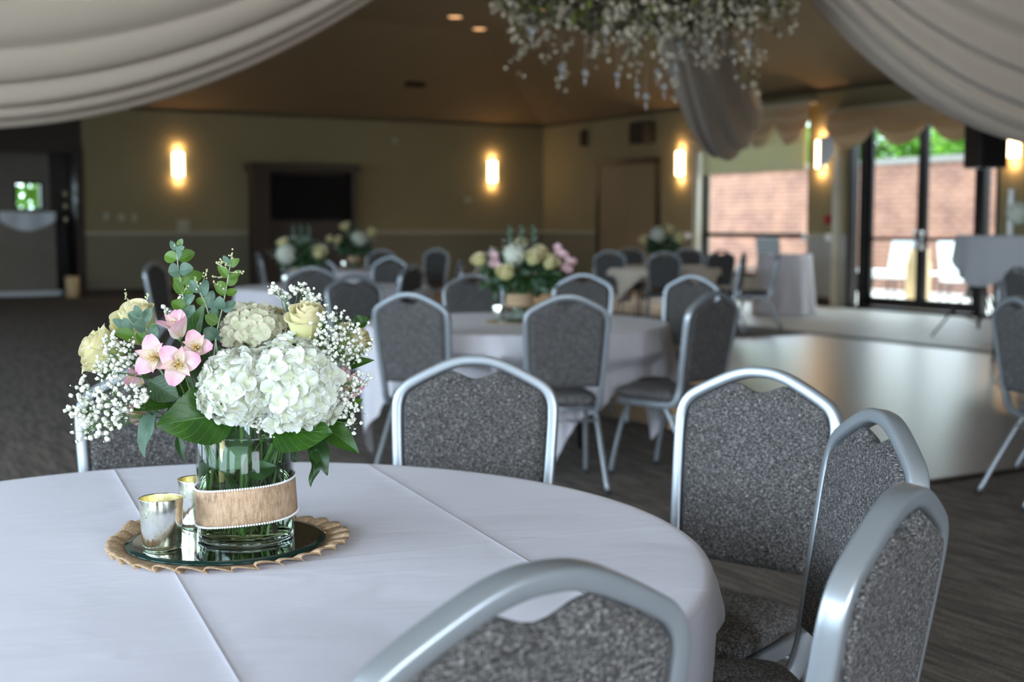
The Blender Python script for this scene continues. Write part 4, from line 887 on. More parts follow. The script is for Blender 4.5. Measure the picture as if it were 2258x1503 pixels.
def rose(c, d, R, H, label, stem_to, seed=0, group='cream roses in the near vase', mats=('rose', 'stem', 'leaf_dark'), npet=15, open_=.8):
    c = Vector(c); d = Vector(d).normalized(); t = thing('rose', label, 'flower', c, 0, group)
    mb = MB(); rose_mesh(mb, (0, 0, 0), d, R, H, seed, npet, open_); mb.obj('petals', M[mats[0]], t)
    b0 = -d * H * .5; s_ = Vector(stem_to) - c; mb = MB(); mb.tube(catmull([b0 + d * .004, b0 - d * .035, s_.lerp(b0, .45) + Vector((0, 0, .0)), s_], 5), .0026, 7); mb.obj('stem', M[mats[1]], t)
    mb = MB(); 
    for k_ in range(5):
        F = Matrix.Translation(b0 + d * .003) @ frame_to(d, roll=k_ * 1.256); petal(mb, F, R * .75, R * .22, .5, .5, .1, tip=.8)
    mb.obj('sepals', M[mats[2]], t); return t
VC = Vector((-.478, 2.285, .770))      # centre of the vase foot
def neck(k_): a = k_ * 2.4; return VC + Vector((.055 * cos(a), .05 * sin(a), .012)), VC + Vector((-.05 * cos(a), -.05 * sin(a), .19))
def foot(k_): a = k_ * 2.399; q_ = .025 + .035 * ((k_ * 7) % 5) / 5; return VC + Vector((q_ * cos(a), q_ * sin(a), .016 + .003 * (k_ % 4)))
def mouth(p): p = Vector(p); v = Vector((p.x - VC.x, p.y - VC.y, 0)); v = v.normalized() * min(.072, v.length * .6); return VC + v + Vector((0, 0, .178))
def stem_path(p, d, k_, dist=.05):
    p = Vector(p); d = Vector(d).normalized(); m_ = mouth(p); f = foot(k_); return catmull([p, p - d * dist, m_, f.lerp(m_, .5), f], 6)

def hydrangea(c, rx, ry, rz, label, m, seed, k_, n=150, fl=.019, group='hydrangeas in the near vase', lobes=None):
    rnd = random.Random(seed); c = Vector(c); t = thing('hydrangea', label, 'flower', c, 0, group); mb = MB()
    for i in range(n):
        z = 1 - 2 * (i + .5) / n; a = i * 2.399963; r_ = sqrt(1 - z * z); d = Vector((r_ * cos(a), r_ * sin(a), z))
        lump = 1 + .10 * noise.noise(d * 2.1 + Vector((seed, 0, 0))) + rnd.uniform(-.05, .05)
        if d.z < -.82: continue
        p = Vector((d.x * rx * lump, d.y * ry * lump, d.z * rz * lump)); dd = (Vector((d.x / rx, d.y / ry, d.z / rz)).normalized() + Vector((rnd.gauss(0, .22), rnd.gauss(0, .22), rnd.gauss(0, .22)))).normalized()
        F = Matrix.Translation(p) @ frame_to(dd, roll=rnd.uniform(0, 6.28)); s_ = fl * rnd.uniform(.85, 1.2)
        for j in range(4):
            G = F @ Matrix.Rotation(j * pi / 2 + rnd.uniform(-.15, .15), 4, 'Z'); petal(mb, G, s_ * rnd.uniform(.92, 1.1), s_ * 1.30, rnd.uniform(.15, .5), rnd.uniform(-1.0, .2), rnd.uniform(-.5, .5), s_ * .10, nu=6, nv=6, seed=rnd.random() * 9, q=.40, base=.3, blunt=.50)
    mb.obj('petals', m, t); mb = MB()
    path = stem_path((0, 0, 0), (0, 0, 1), k_); path = [q_ for q_ in stem_path(c - Vector((0, 0, rz * .2)), Vector((c.x - VC.x, c.y - VC.y, .12)), k_, .04)]
    mb.tube([q_ - c for q_ in path], .0042, 8)
    for i in range(26):
        a = i * 2.4; d = Vector((cos(a) * .8, sin(a) * .8, rnd.uniform(-.2, .8))).normalized(); mb.tube([(0, 0, -rz * .25), (d.x * rx * .9, d.y * ry * .9, d.z * rz * .9)], .0012, 4)
    mb.obj('stem', M['stem'], t); return t
def alstro(c, d, R, label, k_, open_=.55, seed=0, stem=True):
    rnd = random.Random(seed); c = Vector(c); d = Vector(d).normalized(); t = thing('alstroemeria', label, 'flower', c, 0, 'pink alstroemeria in the near vase')
    F = frame_to(d, roll=rnd.uniform(-.3, .3)); mb = MB(); mb.cur = 0
    for j in range(3):
        G = F @ Matrix.Translation((0, 0, -R * .62)) @ Matrix.Rotation(j * 2.094 + .5, 4, 'Z'); petal(mb, G, R * 1.45, R * 1.02, 1.30 - .25 * open_, -1.25 * open_ - .15, .25, R * .03, 1.15, 8, 10, seed + j, q=.5, base=.14, blunt=.32)
    mb.cur = 1
    for j in range(3):
        G = F @ Matrix.Translation((0, 0, -R * .60)) @ Matrix.Rotation(j * 2.094 + 1.547, 4, 'Z'); petal(mb, G, R * 1.40, R * .50, 1.32 - .15 * open_, -1.0 * open_, .5, R * .02, 1.2, 6, 10, seed + 4 + j, tip=.5, q=.7, base=.16)
    mb.obj('petals', [M['pink'], M['pink_striped']], t)
    mb = MB()
    for j in range(5):
        a = j * 1.256; e = F @ Vector((.16 * R * cos(a), .16 * R * sin(a) - .12 * R, R * .30)); mb.tube([F @ Vector((0, 0, -R * .5)), F @ Vector((0.04 * R * cos(a), .04 * R * sin(a), 0)), e], .0007, 4); mb.ball(e, .0018, 6, 4)
    mb.obj('stamens', M['stamen'], t)
    b = -d * R * .62; mb = MB(); mb.ball(b, R * .11, 8, 6, (1, 1, 1.2))
    if stem: pth = stem_path(c + b, d, k_, .03); mb.tube([q_ - c for q_ in pth], .0017, 6)
    mb.obj('stem', M['stem'], t); return t
def breath(pts, origin, label, k_, seed, n=70, spread=.018, r0=.0032, kind_r=.0014):
    rnd = random.Random(seed); pts = [Vector(p) for p in pts]; o3 = Vector(origin); c = sum(pts, Vector()) / len(pts)
    t = thing('babys_breath', label, 'flower', c, 0, 'sprays of baby\'s breath in the near vase'); bl = MB(); st = MB()
    pth = stem_path(o3, (c - o3) if (c - o3).length > .01 else Vector((0, 0, 1)), k_, .03); st.tube([q_ - c for q_ in pth], .0013, 5)
    hubs = []
    for p in pts:
        m_ = o3.lerp(p, .55) + Vector((rnd.gauss(0, .006), rnd.gauss(0, .006), rnd.gauss(0, .004))); st.tube([o3 - c, m_ - c, p - c], .0007, 4); hubs.append((m_, p))
    for i in range(n):
        m_, p = hubs[i % len(hubs)]; e = p + Vector((rnd.gauss(0, spread), rnd.gauss(0, spread * .9), rnd.gauss(0, spread))); s_ = m_.lerp(p, rnd.uniform(.5, 1.0))
        st.tube([s_ - c, s_.lerp(e, .5) + Vector((0, 0, -.002)) - c, e - c], .00035, 3); r_ = r0 * rnd.uniform(.65, 1.2)
        bl.ball(e - c, r_, 8, 6, (1, 1, .9), .55, i * 1.3 + seed)
        for q_ in range(2): bl.ball(e - c + Vector((rnd.gauss(0, 1), rnd.gauss(0, 1), rnd.gauss(0, 1))).normalized() * r_ * .75, r_ * .6, 6, 4, (1, 1, 1), .5, i + q_ * 3.3)
    for i in range(n // 3):
        m_, p = hubs[i % len(hubs)]; e = p + Vector((rnd.gauss(0, spread * 1.25), rnd.gauss(0, spread), rnd.gauss(0, spread * 1.25))); st.tube([p - c, e - c], .0003, 3); bl.ball(e - c, kind_r, 5, 4)
    tag(bl.obj('blossom', M['breath'], t), kind='stuff'); st.obj('stem', M['stem'], t); return t

# ------------------------------------------------------------------ near centrepiece: ruffled burlap, mirror, vase, votives
def ruffle(c, R0, R1, z, label):
    t = thing('burlap_doily', label, 'placemat', (c[0], c[1], z), 0); mb = MB(); n = 31; rnd = random.Random(3)
    amp = [rnd.uniform(.6, 1.25) for _ in range(n + 1)]; amp[n] = amp[0]
    def fn(u, v):
        th = 2 * pi * u; k_ = th * n / (2 * pi); a_ = amp[int(k_) % n] * (1 - k_ % 1) + amp[(int(k_) + 1) % n] * (k_ % 1)
        g = min(1, v * 1.3) ** 1.5; t2 = th + (1.9 * a_ / n) * sin(th * n) * g; r_ = R0 + (R1 - R0) * v + .005 * v * sin(3 * th + 1) + .004 * v * (amp[(int(k_) * 7) % n] - .9) 
        sm = min(1, max(0, (v - .42) / .45)); lift = .0012 + (.0105 * a_) * (1 + cos(th * n + .9)) * .5 * sm * sm * (3 - 2 * sm)
        bump_ = .010 * exp(-((th - 2.75) / .22) ** 2) * max(0, v - .45) * 1.8
        return Vector((r_ * cos(t2), r_ * sin(t2), lift + bump_))
    mb.grid(fn, n * 14, 10, cu=True); mb.obj('ruffle', M['burlap_mat'], t, solid=.0016)
    mb = MB(); mb.lathe([(.001, .0008), (R0 + .012, .0008), (R0 + .012, .0024), (.001, .0024)], n=64); mb.obj('burlap_disc', M['burlap_mat'], t); return t
MC = Vector((-.512, 2.283, TZ))
ruffle((MC.x, MC.y), .150, .213, TZ + .0004, 'tan burlap doily with ruffled edge under the round mirror on the near table')
t = thing('round_mirror', 'round mirror with a dark green glass edge on the near burlap doily', 'mirror', MC + Vector((0, 0, .0045)))
mb = MB(); mb.lathe([(.001, .0051), (.164, .0050)], n=96); mb.obj('mirror_face', M['mirror'], t)
mb = MB(); mb.lathe([(.164, .0050), (.1765, .0030), (.178, .0015), (.177, 0), (.001, 0)], n=96); mb.obj('bevelled_edge', M['mirror_edge'], t)
ZB = TZ + .0045 + .0052
VC.z = ZB; VR, VH = .0855, .192
t = thing('glass_vase', 'clear glass cylinder vase of the near bouquet with a burlap band', 'vase', VC)
mb = MB(); mb.lathe([(.001, 0), (VR - .004, 0), (VR, .004), (VR, VH - .002), (VR - .0015, VH), (VR - .003, VH - .002), (VR - .003, .016), (VR - .008, .010), (.001, .0095)], n=96); mb.obj('glass_body', M['vase_glass'], t)
mb = MB(); mb.lathe([(VR + .0002, VH - .003), (VR + .0006, VH), (VR - .0032, VH), (VR - .003, VH - .003)], n=96); mb.obj('rim', M['base_glass'], t)
mb = MB(); mb.lathe([(.001, .0005), (VR - .005, .0005), (VR - .0008, .004), (VR - .0008, .008), (VR - .006, .009), (.001, .009)], n=96); mb.obj('thick_base', M['base_glass'], t)
mb = MB(); mb.lathe([(.001, .0098), (VR - .0085, .0104), (VR - .0034, .0165), (VR - .0034, .138), (VR - .0050, .1365), (.001, .1365)], n=96); w_ = mb.obj('water', M['water'], t)
def band_z(th, top):     # tilted band: right side higher
    return (.104 if top else .040) + .0085 * cos(th - .15) + (.0015 * sin(3 * th))
mb = MB(); mb.grid(lambda u, v: Vector(((VR + .0022 + (.0018 * (1 + cos(2 * pi * u)) * (1 - v))) * cos(2 * pi * u), (VR + .0022 + .0018 * (1 + cos(2 * pi * u)) * (1 - v)) * sin(2 * pi * u), band_z(2 * pi * u, False) * (1 - v) + band_z(2 * pi * u, True) * v)), 128, 6, cu=True)
o = mb.obj('burlap_band', M['burlap'], t, solid=.0012); o['label'] = 'tan burlap ribbon band around the vase'
for top in (True, False):
    mb = MB(); n_ = 124
    for i in range(n_):
        th = 2 * pi * i / n_; r_ = VR + .0036 + (0 if top else .0018 * (1 + cos(th))); mb.ball((r_ * cos(th), r_ * sin(th), band_z(th, top)), .0021, 8, 6)
    o = mb.obj('pearl_trim', M['pearl'], t); o['label'] = 'string of small white pearls along the %s edge of the band' % ('upper' if top else 'lower'); o['kind'] = 'stuff'
def votive(c, label, grp):
    t = thing('votive_holder', label, 'candle holder', c, 0, grp); mb = MB()
    mb.lathe([(.001, .0), (.030, .0), (.0325, .003), (.0335, .010), (.0375, .0885), (.0372, .0895), (.0366, .0885), (.0330, .022), (.030, .018), (.001, .018)], n=56); mb.obj('glass_cup', M['mercury'], t)
    mb = MB(); mb.lathe([(.0362, .0880), (.0326, .0225), (.0296, .0188), (.001, .0186)], n=56); o = mb.obj('gilded_lining', M['gold_inner'], t); o['label'] = 'pale gold mottled inside of the cup'
    mb = MB(); mb.lathe([(.001, .0190), (.0185, .0190), (.0190, .032), (.001, .0325)], n=28); mb.obj('tea_candle', M['candle'], t); return t
votive(Vector((-.608, 2.205, ZB)), 'silvery mercury glass votive holder standing clear at the left of the near vase', 'mercury glass votives on the mirror')
votive(Vector((-.584, 2.372, ZB)), 'second mercury glass votive holder, mostly hidden behind the near vase', 'mercury glass votives on the mirror')

# ------------------------------------------------------------------ the near bouquet
hydrangea(at(646, 853, 2.235), .079, .070, .079, 'large fresh white hydrangea head at the front of the near bouquet, right lobe', M['hydrangea'], 3, 1, 175, .0178)
hydrangea(at(528, 858, 2.215), .063, .058, .062, 'white hydrangea head at the front left, against the larger white one', M['hydrangea'], 8, 2, 125, .0175)
hydrangea(at(562, 725, 2.33), .056, .05, .038, 'small greenish beige hydrangea head behind the white ones', M['hydrangea_old'], 5, 3, 85, .0155)
rose(at(676, 712, 2.265), (.06, -.30, 1.0), .0365, .088, 'pale cream rose at the top right of the near bouquet, facing up', mouth(at(676, 716, 2.265)), 4)
rose(at(226, 775, 2.27), (-.75, -.35, .45), .045, .085, 'pale yellow rose at the far left of the near bouquet', mouth(at(226, 775, 2.27)), 7)
rose(at(300, 712, 2.33), (-.25, -.40, .80), .044, .090, 'cream rose at the back left of the near bouquet, behind grey leaves', mouth(at(300, 712, 2.33)), 9)
rose(at(598, 702, 2.35), (.05, -.3, .9), .026, .050, 'small cream rose tucked between the beige hydrangea and the top rose', mouth(at(598, 702, 2.35)), 12)
rose(at(778, 752, 2.32), (.55, -.2, .7), .034, .070, 'cream rose at the right behind the sprays of baby\'s breath', mouth(at(778, 752, 2.32)), 15)
alstro(at(340, 786, 2.20), (-.25, -1, .25), .034, 'open pink alstroemeria at the left, leftmost of the front pair', 4, .80, 1)
alstro(at(393, 802, 2.185), (.12, -1, .18), .033, 'open pink alstroemeria at the left, right one of the front pair', 5, .85, 2)
alstro(at(388, 722, 2.23), (-.20, -.35, .9), .036, 'pale pink alstroemeria trumpet seen from the side above the open pair', 6, .30, 3)
alstro(at(433, 764, 2.22), (.10, -.75, .35), .028, 'small pink alstroemeria with striped petal, right of the open pair', 7, .60, 4)
alstro(at(300, 838, 2.25), (-.55, -.5, .5), .026, 'pink alstroemeria bud half hidden under the left roses', 8, .25, 5)
alstro(at(306, 902, 2.25), (-.35, -.7, -.4), .028, 'pink alstroemeria hanging low at the left among baby\'s breath', 9, .35, 6)
alstro(at(760, 848, 2.27), (.6, -.6, .15), .034, 'pink alstroemeria at the right edge below the baby\'s breath', 10, .55, 7)
alstro(at(722, 915, 2.26), (.4, -.8, -.2), .016, 'tiny pink alstroemeria low at the right above the dark leaves', 11, .4, 8)
def cluster(px, Y=2.24, dy=.02, s=1):
    rnd = random.Random(s); return [at(x, y, Y + rnd.uniform(-dy, dy)) for x, y in px]
breath(cluster([(232, 770), (248, 795), (222, 805), (270, 800), (280, 765), (255, 822), (228, 822), (300, 785), (242, 750)], 2.225), at(330, 835, 2.24), 'baby\'s breath spray in front of the left roses', 12, 21, 120, .0095, .0036)
breath(cluster([(190, 862), (182, 890), (200, 905), (225, 880), (250, 868), (175, 920), (205, 935), (240, 910), (270, 890), (290, 870), (235, 945), (190, 945), (262, 925), (300, 878), (165, 900)], 2.21), at(345, 920, 2.24), 'large baby\'s breath spray hanging low at the left of the near bouquet', 13, 22, 175, .0105, .0044)
breath(cluster([(600, 640), (618, 645), (632, 652), (655, 634), (670, 640), (690, 650), (702, 662), (680, 658)], 2.32, .01), at(636, 705, 2.32), 'baby\'s breath spray standing above the top right rose', 14, 23, 75, .0062, .0036)
breath(cluster([(720, 705), (745, 700), (735, 735), (765, 735), (722, 760), (752, 762), (785, 765), (798, 775), (705, 755), (735, 790), (760, 790), (775, 720), (712, 790)], 2.235), at(700, 860, 2.25), 'dense baby\'s breath spray at the right of the cream rose', 15, 24, 200, .0098, .0034)
breath(cluster([(785, 835), (795, 850), (775, 862), (748, 868), (762, 885), (775, 900), (768, 920), (730, 880), (772, 935), (735, 865)], 2.24), at(690, 905, 2.26), 'baby\'s breath spray trailing down at the right edge', 16, 25, 110, .0075, .0036)
breath(cluster([(575, 930), (590, 940), (600, 948), (568, 945), (588, 925)], 2.20, .006), at(600, 975, 2.24), 'small baby\'s breath sprig under the white hydrangea at the vase rim', 17, 26, 34, .0050, .0033)
breath(cluster([(368, 682), (372, 700), (398, 655)], 2.30, .006), at(400, 760, 2.30), 'tiny baby\'s breath sprig beside the tall eucalyptus stem', 18, 27, 16, .0040, .0034)

def sprig(path, leaves, label, k_, seed, mats=('leaf_bright', 'leaf_grey'), buds=(), Y=2.3, stemr=.0016, name='eucalyptus_stem'):
    rnd = random.Random(seed); P = [at(x, y, Y + dy) for x, y, dy in path]; c = P[0].copy(); t = thing(name, label, 'foliage', c, 0, 'leafy stems in the near vase')
    pth = catmull(P, 5); low = stem_path(P[-1], P[-2] - P[-1], k_, .03); mb = MB(); mb.tube([q_ - c for q_ in pth + low[1:]], lambda q: stemr * (.55 + .8 * q), 6); mb.obj('stem', M['stem_grey'], t)
    for (x0, y0, x1, y1, w, mi, ny, dY) in leaves:
        a = at(x0, y0, Y + dY * .3); b = at(x1, y1, Y + dY); L_ = (b - a).length
        mb = MB(); leaf(mb, a - c, b - c, w * 1.12 / 2850 * Y, (rnd.uniform(-.45, .45), -1, ny), rnd.uniform(-.1, .35), rnd.uniform(.15, .4), rnd.random() * 6, .0, 8, 12, .84, 0, .15, .58); mb.obj('leaf', M[mats[mi]], t)
    if buds:
        mb = MB()
        for (x0, y0, x1, y1, n) in buds:
            a = at(x0, y0, Y) - c; b = at(x1, y1, Y - .01) - c; mb.tube([a, b], .0006, 4)
            for i in range(n): q_ = a.lerp(b, .25 + .75 * i / max(1, n - 1)); mb.ball(q_ + Vector((rnd.gauss(0, .0022), rnd.gauss(0, .002), rnd.gauss(0, .0022))), rnd.uniform(.0013, .0021), 6, 5)
        mb.obj('bud', M['bud'], t)
    return t
sprig([(390, 545, 0), (392, 580, 0), (398, 620, .0), (405, 660, 0), (412, 700, .0), (420, 745, 0)],
      [(393, 548, 402, 526, 17, 0, .3, .0), (388, 552, 376, 530, 14, 1, .2, -.01), (391, 562, 407, 543, 17, 1, .2, -.02), (390, 572, 363, 562, 26, 0, .3, .01), (392, 572, 430, 557, 30, 0, .4, .01), (392, 568, 402, 556, 20, 1, .3, -.03),
       (395, 595, 371, 600, 30, 1, .2, -.01), (396, 597, 427, 592, 27, 1, .4, -.01), (400, 625, 448, 604, 30, 0, .5, .02), (400, 622, 382, 610, 16, 0, .3, 0), (403, 648, 383, 618, 20, 0, .4, -.01), (406, 650, 434, 632, 20, 0, .3, .0), (409, 668, 430, 650, 20, 1, .3, -.01),
       (412, 690, 378, 664, 32, 0, .5, -.01), (413, 700, 428, 672, 24, 1, .3, -.01), (418, 735, 400, 700, 26, 0, .2, .01), (420, 740, 446, 690, 30, 0, .3, .02)],
      'tallest eucalyptus stem with round green leaves, reaching above the near bouquet', 19, 31, buds=[(390, 548, 384, 536, 4), (404, 650, 412, 628, 3)])
sprig([(511, 562, 0), (505, 600, 0), (498, 640, 0), (490, 680, 0), (482, 712, 0), (476, 750, 0), (470, 800, 0), (465, 835, .0)],
      [(508, 585, 492, 563, 13, 1, .2, 0), (508, 588, 528, 570, 15, 0, .3, .0), (504, 612, 480, 585, 17, 0, .2, 0), (505, 615, 532, 596, 15, 0, .3, .01), (500, 634, 478, 622, 15, 0, .4, 0), (501, 628, 524, 608, 18, 0, .3, .01), (497, 650, 473, 628, 15, 0, .2, -.01), (498, 648, 523, 640, 18, 0, .4, .01),
       (490, 682, 484, 652, 24, 1, .1, -.01), (492, 686, 520, 664, 20, 1, .4, 0), (480, 712, 452, 695, 24, 0, .3, -.01), (476, 745, 450, 724, 30, 1, .3, -.01), (476, 742, 493, 738, 22, 1, .3, 0), (478, 700, 468, 658, 16, 1, .1, .0)],
      'branching eucalyptus stem with pale green buds at its tips', 20, 32, buds=[(511, 575, 513, 556, 7), (505, 600, 537, 600, 8), (502, 592, 476, 580, 7), (500, 612, 468, 610, 6), (509, 590, 486, 572, 6), (500, 640, 470, 622, 5)], mats=('leaf_bright', 'leaf_grey'))
sprig([(428, 615, 0), (440, 642, 0), (452, 668, 0), (462, 700, 0), (470, 735, 0)],
      [(440, 645, 418, 618, 18, 1, .2, 0), (446, 655, 455, 615, 20, 1, .1, .01), (453, 668, 432, 660, 17, 0, .4, 0), (456, 680, 470, 640, 22, 1, .2, .01), (462, 702, 478, 680, 18, 1, .3, 0)],
      'short eucalyptus side stem between the two tall ones', 21, 33, buds=[(440, 640, 430, 612, 6), (448, 620, 457, 592, 8)])
sprig([(300, 688, 0), (308, 700, 0), (318, 715, 0), (328, 735, 0), (334, 760, 0)],
      [(312, 700, 298, 672, 17, 1, .1, -.01), (314, 708, 282, 690, 26, 1, .3, -.01), (318, 712, 332, 678, 22, 1, .2, 0), (322, 722, 292, 716, 26, 1, .3, -.02), (326, 728, 350, 718, 22, 0, .3, 0), (330, 750, 345, 715, 22, 1, .2, 0), (298, 740, 252, 733, 26, 0, .5, -.02), (290, 730, 272, 700, 20, 1, .2, -.01), (285, 725, 248, 703, 18, 1, .2, -.01), (333, 760, 300, 735, 24, 0, .4, 0)],
      'grey-green eucalyptus sprig in front of the back left rose', 22, 34, buds=[(285, 668, 274, 645, 6), (320, 670, 330, 648, 7), (300, 690, 270, 690, 5)], Y=2.24)
# broad leaves, each its own stem piece
def bigleaf(x0, y0, x1, y1, w, label, k_, m='leaf', Y0=2.2, Y1=2.2, normal=(0, -1, .5), bend=.2, fold=.15, serr=0.0, ruff=.0, pw=.85, stem=True):
    a, b = at(x0, y0, Y0), at(x1, y1, Y1); t = thing('broad_leaf', label, 'leaf', a, 0, 'broad leaves in the near vase'); mb = MB()
    leaf(mb, Vector((0, 0, 0)), b - a, w / 2850 * Y0, normal, bend, fold, k_ * 1.7, ruff, 14, 44 if serr else 20, pw, serr); mb.obj('blade', M[m], t)
    mb = MB(); m_ = mouth(a); mb.tube(catmull([Vector((0, 0, 0)), (a.lerp(m_, .5) - a) + Vector((0, .004, 0)), m_ - a, foot(k_) - a], 4), .0016, 5); mb.obj('stem', M['stem'], t)
LV = [
 (514, 912, 344, 938, 128, 'large bright green serrated leaf spreading left over the vase rim', 23, 'leaf', 2.23, 2.165, (.05, -1, .35), .10, .12, .05, .003, .72),
 (602, 955, 735, 955, 112, 'dark green veined leaf spreading right below the white hydrangea', 24, 'leaf', 2.23, 2.20, (-.1, -.85, .6), .16, .1, .04, .003, .75),
 (710, 935, 792, 1000, 52, 'pointed green leaf at the right, tip toward the table edge', 25, 'leaf', 2.25, 2.22, (.1, -.9, .5), .12, .3, 0, .001, .75),
 (690, 960, 722, 1048, 46, 'drooping grey-green leaf at the right of the vase', 26, 'leaf_dark', 2.24, 2.20, (.2, -1, .2), .2, .3, 0, .002, .7),
 (690, 985, 684, 1074, 26, 'twisted narrow leaf tip hanging lowest at the right', 27, 'leaf_dark', 2.22, 2.19, (.6, -.9, .1), .25, .5, 0, .006, .8),
 (622, 985, 655, 1018, 44, 'dark leaf behind the right side of the vase', 28, 'leaf_dark', 2.33, 2.32, (.2, -1, .3), .1, .2, 0, 0, .8),
 (345, 905, 318, 1010, 42, 'grey-green leaf hanging down at the left of the vase', 29, 'leaf_grey', 2.24, 2.2, (-.4, -1, .2), .22, .5, 0, .003, .75),
 (392, 962, 404, 1016, 20, 'small dark leaf hanging beside the left rim of the vase', 30, 'leaf_dark', 2.21, 2.2, (.3, -1, 0), .15, .5, 0, 0, .8),
 (385, 890, 290, 905, 44, 'dark green leaf lying flat above the large serrated one', 31, 'leaf', 2.24, 2.22, (0, -.6, .9), .1, .2, 0, 0, .8),
 (330, 840, 395, 880, 62, 'dark leaf below the open pair of pink flowers', 32, 'leaf_dark', 2.24, 2.22, (-.2, -1, .3), .1, .15, 0, 0, .9),
 (452, 780, 440, 850, 52, 'dark oval leaf between the pink flowers and the white hydrangea', 33, 'leaf_dark', 2.27, 2.24, (.1, -1, .2), .1, .15, 0, 0, .9),
 (478, 860, 410, 905, 60, 'grey-green leaf at the left foot of the white hydrangea', 34, 'leaf_dark', 2.26, 2.24, (-.1, -1, .5), .1, .2, 0, 0, .9),
 (372, 840, 378, 905, 34, 'dark narrow leaf hanging under the pink flowers', 35, 'leaf_dark', 2.25, 2.24, (.4, -1, .1), .1, .4, 0, 0, .85),
 (425, 770, 452, 668, 44, 'upright green leaf beside the tall eucalyptus stem', 36, 'leaf', 2.29, 2.28, (-.5, -1, .1), .1, .45, 0, 0, .85),
 (460, 760, 475, 665, 50, 'upright dark leaf behind the eucalyptus stems', 37, 'leaf_dark', 2.34, 2.34, (.3, -1, .1), .1, .3, 0, 0, .85),
 (765, 812, 826, 794, 26, 'curled pointed leaf reaching right past the baby\'s breath', 38, 'leaf', 2.28, 2.26, (0, -.8, .6), .18, .3, 0, 0, .8),
 (770, 720, 818, 700, 34, 'wavy leaf at the far right above the baby\'s breath', 39, 'leaf', 2.32, 2.30, (.1, -.8, .6), -.25, .5, 0, .004, .8),
 (650, 775, 625, 735, 26, 'small grey leaf left of the top right rose', 40, 'leaf_grey', 2.28, 2.26, (-.3, -1, .2), .1, .2, 0, 0, .9),
 (775, 895, 800, 880, 18, 'thin light green leaf at the right edge', 41, 'leaf_bright', 2.29, 2.28, (0, -1, .3), .1, .3, 0, 0, .9),
 (740, 900, 762, 945, 40, 'dark leaf under the trailing baby\'s breath', 42, 'leaf_dark', 2.29, 2.27, (.2, -1, .2), .1, .2, 0, 0, .9),
 (420, 850, 330, 850, 70, 'wide green leaf deep in the left of the bouquet', 43, 'leaf', 2.30, 2.28, (0, -.8, .6), .1, .2, 0, 0, .85),
 (690, 860, 650, 790, 60, 'dark leaf behind the top right rose', 44, 'leaf_dark', 2.33, 2.32, (.1, -1, .2), .1, .2, 0, 0, .85),
 (640, 905, 720, 870, 60, 'dark leaf behind the right lobe of the white hydrangea', 45, 'leaf_dark', 2.32, 2.30, (.1, -1, .2), .1, .2, 0, 0, .85),
 (520, 850, 470, 760, 70, 'broad dark leaf behind the white hydrangea at the left', 46, 'leaf_dark', 2.33, 2.33, (.1, -1, .2), .1, .2, 0, 0, .85),
 (420, 950, 380, 880, 80, 'broad dark leaf at the back of the bouquet left of the vase mouth', 47, 'leaf_dark', 2.33, 2.33, (.1, -1, .2), .1, .2, 0, 0, .85),
 (560, 760, 500, 735, 46, 'dark leaf tucked behind the small beige hydrangea', 48, 'leaf_dark', 2.37, 2.36, (.1, -1, .2), .1, .2, 0, 0, .85),
 (470, 850, 448, 930, 60, 'dark leaf filling the gap left of the white hydrangea', 49, 'leaf_dark', 2.30, 2.29, (.1, -1, .2), .1, .2, 0, 0, .85),
 (360, 800, 290, 800, 50, 'dark leaf behind the left baby\'s breath spray', 50, 'leaf_dark', 2.31, 2.31, (.1, -1, .3), .1, .2, 0, 0, .85),
 (700, 880, 760, 850, 60, 'dark leaf behind the pink flower at the right edge', 51, 'leaf_dark', 2.31, 2.30, (.1, -1, .3), .1, .2, 0, 0, .85),
 (700, 800, 745, 740, 60, 'dark leaf behind the dense baby\'s breath', 52, 'leaf_dark', 2.33, 2.33, (.1, -1, .3), .1, .2, 0, 0, .85),
]
for a in LV: bigleaf(a[0], a[1], a[2], a[3], a[4], a[5], a[6], a[7], a[8], a[9], a[10], a[11], a[12], a[13], a[14], a[15])
# stems and submerged leaves seen through the glass
def inner(name, P, r, m, label, cat='stem', g='stems standing in the near vase'):
    P = [Vector(p) for p in P]; mb = MB(); mb.tube([p - P[0] for p in P], r, 8); o = mb.obj(name, M[m]); o.location = P[0]; tag(o, label, cat, g)
inner('flat_stick', [VC + Vector((-.029, -.046, .105)), VC + Vector((-.029, -.05, .205))], .0050, 'tan', 'flat pale wooden stick standing at the front left inside the vase', 'stick')
inner('flat_stick', [VC + Vector((-.058, .010, .11)), VC + Vector((-.058, .010, .205))], .0045, 'tan', 'dim wooden stick further back inside the vase', 'stick')
for i, (x0, x1, m, r) in enumerate([(.000, .012, 'stem', .0058), (-.018, -.045, 'stem_dark', .0046), (.018, .030, 'stem_dark', .0050), (.055, .022, 'stem_dark', .0042), (-.06, -.04, 'stem', .0035), (-.035, -.015, 'stem', .0022), (.040, .06, 'stem_grey', .0025)]):
    inner('cut_greenery', [VC + Vector((x0, -.03 + .012 * (i % 3), .0145 + .002 * (i % 2))), VC + Vector(((x0 + x1) / 2, -.02, .09)), VC + Vector((x1, -.01, .175))], r, m, ['thick bright green cut stem in the middle of the vase', 'dark cut stem slanting left of the green one', 'dark cut stem right of the thick green one', 'dark cut stem slanting at the right of the vase', 'light green cut stem at the left of the vase', 'thin green cut stem left of the middle', 'thin pale cut stem at the right of the vase'][i])
